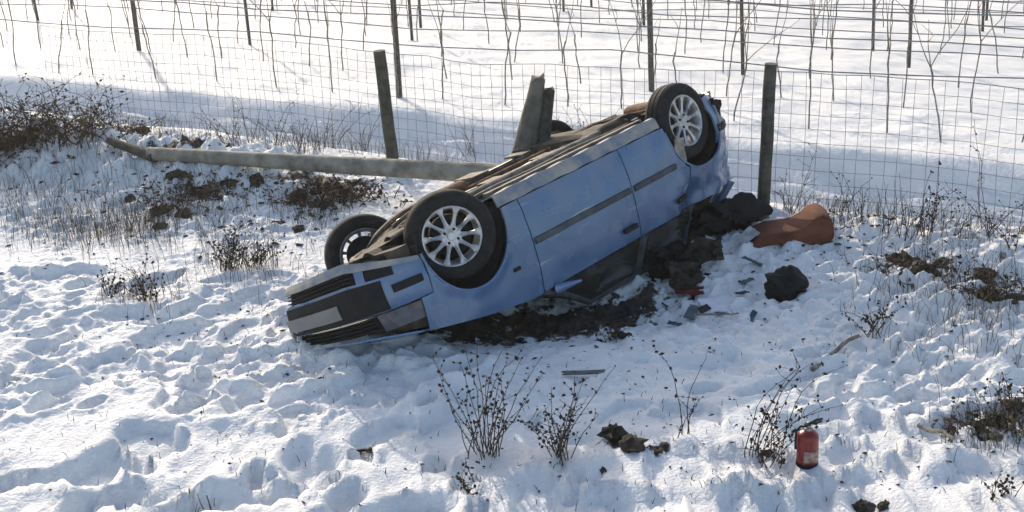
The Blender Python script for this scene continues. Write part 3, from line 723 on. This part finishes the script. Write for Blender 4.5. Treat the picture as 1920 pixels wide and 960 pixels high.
lo2 = split_post('pole_end', lg1+np.array([.06, -.05, -.02]), ON(205, 264, .05), .055, .035, 'wood_post', 9); lo2.name = 'broken_pole_piece'
tag(lo2, 'short dark broken piece at the far end of the fallen pole', 'pole')

# ------------------------------------------------------------------ vineyard
R1a = G0(278, 146, 0); R1b = G0(1885, 262, 0)
rd = (R1b-R1a)[:2]; rd /= np.linalg.norm(rd); rn = np.array([-rd[1], rd[0]])
ORD = ['first', 'second', 'third', 'fourth', 'fifth', 'sixth', 'seventh', 'eighth', 'ninth', 'tenth', 'eleventh']
def vine_variant(seed):
    r = np.random.default_rng(seed); t = MB(); h = r.uniform(.55, .80); pts = [(0, 0, -.1)]; x = y = 0
    for k in range(1, 8):
        x += r.normal(0, .012); y += r.normal(0, .012); pts.append((x, y, h*k/7))
    t.tube(pts, [.009, .0085, .008, .008, .0075, .0075, .010, .0085], 6)
    tip = np.array(pts[-1]); s_ = MB()
    for k in range(r.integers(1, 4)):
        a = r.uniform(-1, 1); L = r.uniform(.35, .9); p = tip.copy(); d = np.array([a*.8, r.normal(0, .15), 1.0]); ps = [p-np.array([0, 0, .03])]
        for q_ in range(6):
            d = d+np.array([r.normal(0, .13), r.normal(0, .1), .12]); p = p+d/np.linalg.norm(d)*L/6; ps.append(p)
        s_.tube(ps, list(np.linspace(.0055, .002, 7)), 4)
        if r.random() < .5:
            q0 = ps[3]; s_.tube([q0, q0+np.array([r.normal(0, .1), 0, .07]), q0+np.array([r.normal(0, .16), 0, .17])], [.004, .003, .002], 4)
    return t.data('trunk', 'vine', 40), s_.data('shoots', 'shoot', 0)
VINES = [vine_variant(100+i) for i in range(10)]
def gm(p): return float(macro(np.array([p[0]]), np.array([p[1]]))[0]+0.0)
ROWS = 9; SPC = 1.75
for r_ in range(ROWS):
    org = R1a[:2]+rn*SPC*r_; rr = np.random.default_rng(500+r_)
    half = 8.0+r_*1.1
    name = ('vine row beside the snowy track' if r_ == 0 else f'{ORD[r_]} vine row counted from the snowy track')
    tr = empty('vine_trellis'); tag(tr, f'dark posts and thin wires of the {name}', 'trellis', 'vineyard trellis rows')
    s0, s1 = -half+2, half+8
    ph = {0: 748, 1: 1221, 2: 466, 3: 770}.get(r_)
    if ph is not None:
        best = min(np.arange(-12, 26, .02), key=lambda s_: abs(((lambda P_: 960+FPX*((P_-CAM)@right)/((P_-CAM)@fwd))(np.array([*(org+rd*s_), 0.0])))-ph))
    else: best = rr.uniform(0, 4)
    for k in range(-4, 6):
        sp_ = best+k*7.5
        if s0 < sp_ < s1:
            p = org+rd*sp_; o = post_mesh(1.95, (.034 if r_ < 2 else .024), r_*7+k+50, 7).build('post', 'vine_post', tr, loc=(p[0], p[1], gm(p))); o.rotation_euler = (R(rr.normal(0, 1)), R(rr.normal(-1, 1.2)), 0)
    for hgt in (.62, .92, 1.22, 1.55):
        ss = np.arange(s0, s1+.1, 1.1); pts = []
        for s_ in ss:
            p = org+rd*s_; pts.append((p[0], p[1], gm(p)+hgt+.02*math.sin(s_*1.4+hgt*9)+rr.normal(0, .008)))
        MB().tube(pts, .0065, 4, False).build('wire', 'wire', tr, smooth=0)
    s_ = s0+rr.uniform(0, .5)
    while s_ < s1:
        p = org+rd*s_+rn*rr.normal(0, .04); tm, sm = VINES[rr.integers(0, 10)]
        d = np.array([p[0], p[1], 0])-CAM; px = 960+FPX*(d@right)/(d@fwd)
        if -80 < px < 2000:
            root = empty('grapevine', (p[0], p[1], gm(p)), math.atan2(rd[1], rd[0])+(math.pi if rr.random() < .5 else 0)+rr.normal(0, .15))
            root.scale = (1, 1, rr.uniform(.85, 1.15)); root.rotation_euler[1] = rr.normal(0, .07)
            tag(root, f'bare leafless grapevine in the {name}', 'grapevine', f'vines of the {name}')
            for nm, dd in (('trunk', tm), ('shoots', sm)):
                o = bpy.data.objects.new(nm, dd); C.objects.link(o); o.parent = root
        s_ += rr.uniform(.5, .95) if r_ < 2 else rr.uniform(.7, 1.3)

# ------------------------------------------------------------------ fire extinguisher
e0 = G(1513, 864); ex = empty('fire_extinguisher', (e0[0], e0[1], e0[2]-0.02)); ex.rotation_euler = (R(3), R(-2), R(20)); ex.scale = (.97, .97, .80)
tag(ex, 'small red fire extinguisher standing upright in the snow', 'fire extinguisher')
MB().lathe([(0, 0), (.050, 0), (.056, .008), (.058, .02), (.058, .205), (.054, .225), (.040, .243), (.022, .252), (.018, .262), (0, .262)], 28, 'z').build('cylinder', 'red_paint', ex)
MB().lathe([(.0595, .004), (.0600, .010), (.0600, .030), (.0590, .034)], 28, 'z').build('base_ring', 'black_plastic', ex)
th = np.linspace(R(-140), R(-40), 14)
MB().shell(np.array([[(.0586*math.cos(a), .0586*math.sin(a), z) for z in (.05, .09, .13)] for a in th]), -.0008).build('label_band', 'ext_label', ex)
MB().lathe([(0, .26), (.020, .26), (.020, .272), (.013, .278), (.013, .292), (0, .292)], 14, 'z').build('valve', 'steel', ex)
MB().box((0.028, 0, .300), (.050, .009, .004)).tube([(0.0, 0, .30), (.05, 0, .318), (.085, 0, .312)], .007, 6).build('lever', 'black_plastic', ex)
MB().tube([(-.015, 0, .285), (-.045, .005, .292), (-.066, .01, .26), (-.068, .012, .19), (-.066, .012, .13)], .007, 8).build('hose', 'black_plastic', ex)

# ------------------------------------------------------------------ debris
def blob(name, c, size, material, seed, amp=.25, n=18, rot=0.0, freq=1.6, label=None, cat=None, sq=1.0, group=None):
    V = []; F = []; th = np.linspace(0, 2*math.pi, n*2, endpoint=False); ph = np.linspace(-math.pi/2, math.pi/2, n)
    for p_ in ph:
        for t_ in th:
            d = np.array([math.cos(p_)*math.cos(t_), math.cos(p_)*math.sin(t_), math.sin(p_)]); V.append(np.sign(d)*np.abs(d)**sq)
    V = np.array(V); nn = fbm(V[:, 0]*freq+V[:, 2]*1.3+seed, V[:, 1]*freq-V[:, 2]*.9+seed*2, seed, 4)
    V = V*(1+amp*nn[:, None])*np.array(size)
    ca, sa = math.cos(rot), math.sin(rot); V = np.stack([V[:, 0]*ca-V[:, 1]*sa, V[:, 0]*sa+V[:, 1]*ca, V[:, 2]], 1)
    N2 = n*2; F = [(i*N2+j, i*N2+(j+1) % N2, (i+1)*N2+(j+1) % N2, (i+1)*N2+j) for i in range(n-1) for j in range(N2)]
    o = MB().add(V, F).build(name, material, None, smooth=50, loc=c)
    if label: tag(o, label, cat, group)
    return o
# black crumpled bag
p = G(1475, 560); bb = blob('black_bag', p+np.array([0, 0, .10]), (.135, .11, .125), 'black_fabric', 27, .34, n=22, freq=1.5, label='round black crumpled bag lying alone on the snow', cat='bag')
# brown seat cushion: low flap rising into a thick rounded bolster
cu = empty('brown_cushion'); tag(cu, 'rust brown upholstered seat cushion lying by the fence post', 'cushion')
p = G(1515, 452); ax = np.array([right[0], right[1], 0]); ax /= np.linalg.norm(ax); dep = np.array([-ax[1], ax[0], 0])
def loft(secs, name, material, parent, n=20):
    V = []
    for (c, hw_, hh, tilt) in secs:
        for j in range(n):
            a = 2*math.pi*j/n; yy = hw_*math.copysign(abs(math.cos(a))**.6, math.cos(a)); zz = hh*math.copysign(abs(math.sin(a))**.6, math.sin(a))
            V.append(np.array(c)+dep*yy*1.0+np.array([0, 0, 1])*zz+ax*zz*tilt)
    k = len(secs); F = [(i*n+j, i*n+(j+1) % n, (i+1)*n+(j+1) % n, (i+1)*n+j) for i in range(k-1) for j in range(n)]
    F += [tuple(range(n))[::-1], tuple((k-1)*n+j for j in range(n))]
    V = np.array(V); V += 0.012*np.stack([fbm(V[:, 0]*7, V[:, 2]*7+i, 5+i, 2) for i in range(3)], 1)
    return MB().add(V, F).build(name, material, parent, smooth=45)
bs = np.array([p[0], p[1]+.05, p[2]-.02])
prof = [(-.50, .02), (-.44, .085), (-.34, .13), (-.22, .155), (-.10, .17), (-.03, .205), (.04, .265), (.10, .275), (.15, .25), (.185, .19), (.195, .11), (.18, .03), (.12, .0), (.03, .01), (-.06, .055), (-.2, .06), (-.34, .035), (-.45, .0)]
prof = np.array([(np.array(prof[k])*(1-t)+np.array(prof[(k+1) % len(prof)])*t) for k in range(len(prof)) for t in (0, .5)])
cen = prof.mean(0); rows_ = []
for dy, sc in ((-.17, .80), (-.165, .92), (-.14, .985), (-.05, 1.0), (.05, 1.0), (.14, .985), (.165, .92), (.17, .80)):
    q_ = cen+(prof-cen)*np.array([1-(1-sc)*.35, sc]); rows_.append([bs+ax*(a*.9)+dep*(dy+.02*math.sin(a*7))+np.array([0, 0, b*.92]) for a, b in q_])
V = np.array(rows_).reshape(-1, 3); V = V+0.007*np.stack([fbm(V[:, 0]*6, V[:, 2]*6+i*3, 5+i, 3) for i in range(3)], 1); k = len(prof)
MB().add(V, [(i*k+j, i*k+(j+1) % k, (i+1)*k+(j+1) % k, (i+1)*k+j) for i in range(7) for j in range(k)]+[tuple(range(k))[::-1], tuple(7*k+j for j in range(k))]).build('upholstery', 'brown_fabric', cu, smooth=50)
MB().tube([V[1*k+j] for j in range(2, 22)], .006, 5).build('piping', 'brown_fabric', cu)
def junk(name, px, py, size, material, seed, label, cat, rot=(0, 0, 0), dz=0.04, amp=.35, n=9):
    p_ = G(px, py); o = crumple(name, (0, 0, 0), size, material, None, seed, n, rot, amp); o.location = (p_[0], p_[1], p_[2]+dz); tag(o, label, cat); return o
p = G(1375, 425); blob('black_plastic_heap', p+np.array([0, .0, .10]), (.22, .12, .12), 'black_fabric', 9, .6, 20, 0.2, 1.8, 'ragged black plastic heap against the foot of the fence post', 'debris')
junk('torn_black_liner', 1335, 440, (.20, .10, .10), 'black_plastic', 12, 'torn black car liner jutting out beneath the tail of the car', 'debris', (R(25), R(-18), R(15)), .08, .6)
junk('black_bumper_strip', 1330, 425, (.22, .035, .03), 'black_plastic', 13, 'narrow black trim strip lying between the car tail and the post', 'debris', (0, R(4), R(-8)), .09, .3)
junk('grey_bag', 1285, 545, (.13, .10, .13), 'grey_fabric', 14, 'dark grey fabric bag slumped out of the broken rear window', 'bag', (R(62), R(10), R(15)), .12, .55, 15)
junk('grey_blanket', 1322, 500, (.13, .10, .12), 'grey_fabric', 17, 'crumpled grey blanket bundled behind the fabric bag', 'blanket', (R(48), R(-20), R(-15)), .11, .6, 15)
junk('torn_headliner', 1250, 520, (.16, .12, .12), 'black_fabric', 19, 'torn dark headliner hanging out below the rear door', 'debris', (R(70), R(-25), R(-20)), .12, .6, 15)
junk('red_cloth', 1292, 552, (.10, .05, .04), 'dark_red', 21, 'small dark red cloth on the snow below the broken window', 'cloth', (R(12), 0, R(-10)), .035)
junk('teal_case', 1297, 592, (.035, .075, .02), 'teal_dark', 22, 'small dark teal case lying near the white paper sheet', 'case', (R(15), R(10), R(-25)), .03, .1)
junk('teal_scrap', 1265, 608, (.045, .022, .02), 'teal_dark', 23, 'little dark scrap lying beside the teal case', 'scrap', (0, R(8), R(-20)), .02, .4)
junk('paper_sheet', 1350, 572, (.13, .11, .02), 'paper', 24, 'pale rumpled paper sheet spread flat on the snow', 'paper', (R(3), 0, R(8)), .03, .25, 13)
junk('plastic_fragment', 1365, 495, (.028, .012, .085), 'grey_plastic', 25, 'upright pale grey plastic piece stuck in the snow by the debris', 'debris', (R(-90+78), R(8), 0), .08, .02)
junk('plastic_fragment', 1335, 470, (.06, .05, .03), 'grey_plastic', 26, 'tilted pale plastic fragment beside the grey blanket', 'debris', (R(30), R(30), 0), .06, .4)
junk('plastic_fragment', 1400, 455, (.09, .05, .03), 'grey_plastic', 27, 'pale crumpled plastic fragment in front of the brown cushion', 'debris', (R(20), R(-20), R(30)), .05, .4)
junk('blue_plastic_piece', 1095, 706, (.125, .020, .015), 'teal_dark', 30, 'long flat blue grey plastic strip lying in shaded snow', 'plastic strip', (R(10), R(1), R(2)), .03, .15)
junk('dark_shard', 1165, 632, (.07, .04, .03), 'black_plastic', 31, 'broken black plastic shard in shaded snow below the side window', 'shard', (R(10), R(10), R(20)), .02, .5)
junk('dark_shard', 1410, 505, (.08, .02, .02), 'teal_dark', 32, 'thin dark blue trim shard between paper and black bag', 'shard', (0, R(12), R(-40)), .03, .3)
junk('dark_shard', 1400, 530, (.05, .025, .02), 'teal_dark', 33, 'small dark blue shard right behind the paper sheet', 'shard', (0, R(-8), R(20)), .02, .4)
junk('dark_shard', 680, 855, (.055, .025, .02), 'black_plastic', 34, 'black shard half sunk in a footprint hole', 'shard', (R(10), 0, R(8)), .02, .3)
def stick(p0, p1, r_, name, label, material='vine', cat='stick', lift=.03):
    a = G(*p0); b = G(*p1); r = np.random.default_rng(int(p0[0])); pts = [a+(b-a)*t+np.array([r.normal(0, .008), r.normal(0, .008), lift+r.normal(0, .006)]) for t in np.linspace(0, 1, 7)]
    o = MB().tube(pts, list(np.linspace(r_, r_*.7, 7)), 7).build(name, material); tag(o, label, cat)
stick((1720, 805), (1785, 832), .014, 'stick', 'short dark stick lying on the snow behind the red extinguisher')
stick((1525, 690), (1608, 636), .017, 'stick', 'bent dark branch lying diagonally in snow below the black bag')
stick((1305, 597), (1385, 598), .008, 'stick', 'thin straight twig along the edge of the paper sheet')
stick((1880, 480), (1925, 430), .022, 'stick', 'thick dark branch rising by the mesh fence bottom')
# ------------------------------------------------------------------ soil clods
CL = [(1150, 815, .07), (1185, 835, .075), (1235, 842, .05), (1130, 882, .025), (1690, 490, .08), (1735, 515, .11), (1780, 555, .07), (1845, 520, .07), (1850, 550, .08), (1905, 565, .06), (1870, 790, .06), (1830, 800, .04), (1900, 770, .05),
      (300, 400, .08), (345, 403, .07), (245, 375, .05), (300, 425, .06), (265, 250, .09), (60, 260, .12), (15, 270, .12), (120, 240, .1), (560, 370, .08), (640, 360, .09), (605, 385, .08), (670, 350, .07), (480, 340, .07), (330, 330, .08), (380, 345, .08), (430, 335, .07),
      (520, 422, .05), (560, 430, .05), (880, 905, .03), (815, 868, .03), (1620, 950, .045), (1660, 948, .04), (1300, 560, .03), (1440, 850, .03)]
for i, (px, py, sz) in enumerate(CL):
    p = G(px, py)
    zone = 'bank below the fallen pole' if px < 760 and py < 480 else ('rough ground near the mesh fence' if py < 620 else 'foreground snow')
    blob('soil_clod', p+np.array([0, 0, sz*.02]), (sz*random.uniform(.9, 1.4), sz*random.uniform(.8, 1.1), sz*random.uniform(.5, .8)), 'soil', 200+i, .5, 9, random.uniform(0, 3), 2.2, f'{"large" if sz >= .07 else "small"} dark brown frozen soil clod on the {zone}', 'soil clod', 1.0, f'{"large" if sz >= .07 else "small"} soil clods on the {zone}')

# ------------------------------------------------------------------ weeds and grass
def rotm(r):
    q_ = r.normal(0, 1, 4); return np.array(Quaternion(q_/np.linalg.norm(q_)).to_matrix())
def weed(px, py, h, n, spread, seed, label, heads=True, group=None, curve=.5, hs=.009):
    n = n if n < 3 else int(n*1.5)
    p0 = G(px, py); r = np.random.default_rng(seed); root = empty('dried_weed', p0); tag(root, label, 'weed', group)
    st = MB(); hd = MB(); oc = [(1, 0, 0), (-1, 0, 0), (0, 1, 0), (0, -1, 0), (0, 0, 1), (0, 0, -1)]; of = [(0, 2, 4), (2, 1, 4), (1, 3, 4), (3, 0, 4), (2, 0, 5), (1, 2, 5), (3, 1, 5), (0, 3, 5)]
    ln = r.normal(0, .05, 2); fl = r.uniform(0, 1.6, 5)**2
    for k in range(n):
        a = r.uniform(0, 2*math.pi); L = h*r.uniform(.45, 1.2); d = np.array([math.cos(a)*spread, math.sin(a)*spread*.7, 1.0]); p = np.array([r.normal(0, .035), r.normal(0, .03), -.04]); ps = [p]
        for q_ in range(8):
            d = d+np.array([r.normal(0, .11)+ln[0]*.6, r.normal(0, .09)+ln[1]*.6, curve*.3*(1-abs(d[2]))-.018*q_*fl[k % 5]]); p = p+d/np.linalg.norm(d)*L/8; ps.append(p)
        st.tube(ps, list(np.linspace(.0034, .0013, 9)), 4, False)
        for q_ in range(2, 9):
            if heads and r.random() < .45:
                b = ps[q_]; e = b+np.array([r.normal(0, .05), r.normal(0, .035), r.uniform(.02, .08)]); m_ = (b+e)/2+r.normal(0, .006, 3); st.tube([b, m_, e], [.0018, .0014, .001], 3, False); tips = [e, m_]
            else: tips = []
            if heads and q_ > 2:
                for tpt in tips+[ps[q_]+r.normal(0, .006, 3)]:
                    if r.random() < .7: hd.add((np.array(oc)*np.array([1, r.uniform(.6, 1), r.uniform(.9, 1.8)])*hs*r.uniform(.45, 1.3))@rotm(r)+tpt, of)
    so_ = st.build('stems', 'weed', root, smooth=0)
    if not heads: tag(so_, kind='stuff')
    if heads and hd.v: tag(hd.build('seed_heads', 'weed_head', root, smooth=60), kind='stuff')
    return root
weed(915, 850, .66, 15, .42, 1, 'large dried weed with dark seed heads in front of the car', hs=.0095)
weed(1055, 857, .54, 12, .42, 2, 'reddish dried weed beside the frozen soil clods')
weed(1420, 862, .76, 8, .24, 3, 'tall dried weed with seed heads just beside the extinguisher')
weed(1450, 868, .30, 6, .5, 4, 'short dried weed at the foot of the tall one by the extinguisher')
weed(1910, 800, .50, 9, .45, 5, 'sparse dried weed growing by the brown soil patch')
weed(1275, 815, .5, 3, .22, 6, 'thin dried weed stalks in the shaded snow')
weed(1640, 625, .35, 7, .45, 7, 'dried weed on the rough snow below the mesh fence')
weed(1150, 640, .22, 6, .6, 8, 'low dark weed sprouting in the car shadow')
weed(878, 918, .16, 4, .3, 9, 'tiny dark weed in the foreground footprints')
weed(275, 565, .30, 9, .35, 10, 'dried weed standing left of the car nose')
weed(215, 555, .22, 6, .4, 11, 'small dried weed left of the car nose')
weed(430, 505, .36, 16, .35, 12, 'bushy dried weed between the bank and the car nose')
weed(480, 500, .34, 12, .4, 13, 'dried weed nearest the torn car nose')
weed(1735, 440, .5, 8, .4, 14, 'dried weed tangled in the mesh fence foot')
weed(1870, 930, .28, 6, .4, 15, 'low dried weed in the trampled foreground corner')
weed(135, 775, .14, 1, .3, 16, 'single bent dry stalk in the open foreground snow', heads=False)
weed(395, 955, .14, 4, .4, 17, 'a few thin dry stalks in the foreground trench', heads=False)
for i, (px, py, h) in enumerate([(430, 285, .55), (470, 280, .7), (520, 275, .5), (590, 285, .45), (620, 280, .5), (680, 285, .6), (560, 290, .4), (880, 290, .5), (1100, 270, .6), (1130, 262, .55), (1480, 400, .5), (1570, 420, .4), (1600, 430, .6), (1660, 440, .45), (1850, 445, .8), (1800, 450, .5), (1900, 470, .5), (1690, 450, .5)]):
    zn = 'behind the fallen pole' if px < 960 else ('behind the overturned car' if px < 1300 else 'beyond the brown cushion'); bare = 'seed-headed' if i % 2 == 0 else 'bare'; weed(px, py, h, 5, .4, 40+i, f'thin dried {bare} weed along the mesh fence {zn}', heads=(i % 2 == 0), group=f'{bare} weeds along the mesh fence {zn}', hs=.0065)
def grass(name, region, n, hmin, hmax, label, seed, material='dry_grass', wr=.0022):
    r = np.random.default_rng(seed); mb_ = MB(); P = []
    poly = region
    for _ in range(n):
        c = poly[r.integers(0, len(poly))]; p_ = G0(c[0]+r.normal(0, c[2]), c[1]+r.normal(0, c[3])); P.append(p_)
    P = np.array(P); Z = HT(P[:, 0], P[:, 1])
    for p_, z in zip(P, Z):
        h = r.uniform(hmin, hmax); a = r.uniform(0, 6.28); l = r.uniform(.1, .6)*h
        b = np.array([p_[0], p_[1], z-.02]); m1 = b+np.array([math.cos(a)*l*.3, math.sin(a)*l*.3, h*.6]); t_ = b+np.array([math.cos(a)*l, math.sin(a)*l, h])
        mb_.tube([b, m1, t_], [wr, wr*.8, wr*.4], 3, False)
    o = mb_.build(name, material, None, smooth=0); tag(o, label, 'grass', None, 'stuff'); return o
grass('dry_grass', [(80, 420, 70, 22), (200, 425, 60, 20), (150, 440, 90, 20), (260, 430, 40, 20), (60, 370, 60, 30), (200, 350, 60, 25), (330, 400, 60, 30)], 1100, .08, .26, 'dry grass tufts poking from the snow on the left bank', 1)
grass('dry_grass', [(430, 480, 60, 25), (480, 500, 50, 18), (270, 545, 40, 20), (520, 400, 60, 25), (600, 420, 30, 15), (400, 420, 60, 20)], 650, .06, .22, 'dry grass tufts between the bank and the car nose', 2)
grass('dry_grass', [(1650, 430, 90, 14), (1800, 450, 90, 18), (1550, 405, 60, 10), (1720, 520, 80, 30), (1860, 560, 60, 40), (1860, 790, 50, 25), (1780, 600, 90, 50)], 1000, .06, .24, 'dry grass along the mesh fence and rough right ground', 3)
grass('dry_grass', [(400, 285, 150, 8), (600, 290, 100, 8), (250, 262, 80, 8), (850, 300, 70, 6), (1100, 275, 60, 6)], 800, .06, .28, 'dry grass along the fallen pole on the fence line', 4)
grass('scattered_stubble', [(300, 640, 250, 60), (600, 600, 80, 50), (1300, 760, 260, 60), (1650, 650, 160, 80), (1200, 900, 400, 40), (400, 840, 300, 80), (700, 540, 120, 40)], 900, .015, .06, 'short dark stubble ends scattered through the trampled snow', 5, 'weed', .0028)
# brambles on the far left bank
def bramble(px, py, w, h, n, seed, label):
    p0 = G(px, py); r = np.random.default_rng(seed); root = empty('bramble_bush', p0); tag(root, label, 'bush', 'bramble bushes and scrub')
    st = MB(); lf = MB()
    for k in range(n):
        p = np.array([r.normal(0, w*.5), r.normal(0, w*.3), -.03]); d = np.array([r.normal(0, .6), r.normal(0, .5), 1.0]); L = h*r.uniform(.5, 1.1); ps = [p]
        for q_ in range(7):
            d = d+np.array([r.normal(0, .3), r.normal(0, .3), -.12]); p = p+d/np.linalg.norm(d)*L/7; ps.append(p)
            if r.random() < .55:
                e = p+r.normal(0, .06, 3); st.tube([p, e], [.002, .001], 3, False)
            for _ in range(2):
                if r.random() < .42:
                    c = p+r.normal(0, .05, 3); a = r.normal(0, 1, 3); a /= np.linalg.norm(a); b = np.cross(a, r.normal(0, 1, 3)); b /= np.linalg.norm(b); s_ = r.uniform(.012, .03)
                    lf.add([c-a*s_, c+b*s_*.5, c+a*s_, c-b*s_*.5+np.cross(a, b)*s_*.3], [(0, 1, 2), (0, 2, 3)])
        st.tube(ps, list(np.linspace(.005, .0015, 8)), 4, False)
    tag(st.build('stems', 'bramble', root, smooth=0), kind='stuff'); tag(lf.build('dead_leaves', 'dead_leaf', root, smooth=0), kind='stuff')
bramble(30, 265, .55, .85, 110, 1, 'dense dark bramble bush at the far left of the bank')
bramble(130, 262, .45, .70, 70, 2, 'dark bramble bush next to the broken pole piece')
bramble(-40, 290, .5, .45, 60, 3, 'low dark bramble bush on the outer left bank')
bramble(380, 345, .6, .20, 110, 4, 'flattened brown bramble patch below the fallen pole')
bramble(615, 372, .5, .22, 120, 5, 'flattened brown bramble patch behind the far front wheel')
bramble(1725, 508, .32, .16, 34, 7, 'low brown scrub patch on the rough ground by the fence')
bramble(1850, 545, .28, .20, 30, 8, 'low brown scrub growing around the dark soil clods')
bramble(1865, 795, .30, .12, 34, 9, 'flattened brown scrub patch in the trampled snow beyond the extinguisher')
bramble(225, 268, .25, .42, 26, 6, 'thin bramble bush growing through the end of the fallen pole')

# crumbs of soil and bark trodden into the snow, and shards of the car
def crumbs(name, region, n, smin, smax, label, seed, material='soil'):
    r = np.random.default_rng(seed); mb_ = MB(); P = []; oc = np.array([(1, 0, 0), (-1, 0, 0), (0, 1, 0), (0, -1, 0), (0, 0, 1), (0, 0, -1)], float); of = [(0, 2, 4), (2, 1, 4), (1, 3, 4), (3, 0, 4), (2, 0, 5), (1, 2, 5), (3, 1, 5), (0, 3, 5)]
    for _ in range(n):
        c = region[r.integers(0, len(region))]; P.append(G0(c[0]+r.normal(0, c[2]), c[1]+r.normal(0, c[3])))
    P = np.array(P); Z = HT(P[:, 0], P[:, 1])
    for p_, z in zip(P, Z):
        sz = smin+(smax-smin)*r.random()**3
        mb_.add((oc*np.array([r.uniform(.8, 2.2), r.uniform(.6, 1.2), r.uniform(.3, .7)])*sz)@np.array(Matrix.Rotation(r.uniform(0, 6.28), 3, 'Z'))+np.array([p_[0], p_[1], z+.1*sz]), of)
    tag(mb_.build(name, material, None, smooth=0), label, 'crumbs', None, 'stuff')
crumbs('soil_crumbs', [(560, 610, 90, 60), (420, 600, 160, 50), (300, 640, 200, 60), (200, 480, 140, 40)], 520, .003, .015, 'dark soil crumbs trodden into the snow before the car nose', 1)
crumbs('soil_crumbs', [(1650, 600, 150, 80), (1750, 700, 120, 90), (1300, 740, 250, 60), (1450, 500, 120, 40), (1150, 660, 150, 40)], 800, .003, .014, 'dark soil crumbs scattered over the snow beside the car', 2)
crumbs('soil_crumbs', [(300, 860, 250, 60), (1200, 860, 300, 50), (1700, 850, 150, 60), (900, 880, 200, 40)], 300, .003, .011, 'fine soil crumbs on the open foreground snow', 3)
crumbs('soil_crumbs', [(350, 390, 180, 50), (150, 330, 120, 40), (560, 400, 90, 40), (1800, 430, 120, 40), (1600, 450, 90, 30)], 1100, .005, .03, 'dark soil crumbs over the rough bank by the fence', 4)
r9 = np.random.default_rng(77)
for k in range(16):
    p_ = G(r9.uniform(1215, 1440), r9.uniform(450, 600)); w_ = r9.uniform(.02, .06)
    o = crumple('plastic_shard', (0, 0, 0), (w_, w_*r9.uniform(.3, .7), w_*.4), ['black_plastic', 'grey_plastic', 'teal_dark', 'black_plastic'][k % 4], None, 300+k, 5, (r9.uniform(-.6, .6), r9.uniform(-.6, .6), r9.uniform(0, 3)), .4)
    o.location = (p_[0], p_[1], p_[2]+.02); c_ = ['black', 'pale grey', 'dark blue', 'black'][k % 4]
    tag(o, f'small {c_} broken plastic shard among the debris beside the car', 'shard', f'{c_} plastic shards beside the car')

# ------------------------------------------------------------------ haze over the snow
hb = MB().box((0, 60, -3.5), (430, 470, 9.2)); ho = hb.build('haze', 'paper', None, smooth=0); ho.data.materials.clear()
hm = bpy.data.materials.new('haze'); hm.use_nodes = True; hn = hm.node_tree; hn.nodes.clear()
hv = hn.nodes.new('ShaderNodeVolumePrincipled'); hv.inputs['Color'].default_value = (.97, .97, .95, 1); hv.inputs['Density'].default_value = 0.0008; hv.inputs['Anisotropy'].default_value = 0.55
hout = hn.nodes.new('ShaderNodeOutputMaterial'); hn.links.new(hv.outputs[0], hout.inputs['Volume']); ho.data.materials.append(hm); tag(ho, None, None, None, 'stuff')
crumbs('soil_crumbs', [(1650, 345, 120, 22), (1800, 360, 80, 20), (1450, 330, 60, 15)], 90, .006, .028, 'dark crumbs dotted along the rutted track beyond the fence', 6)
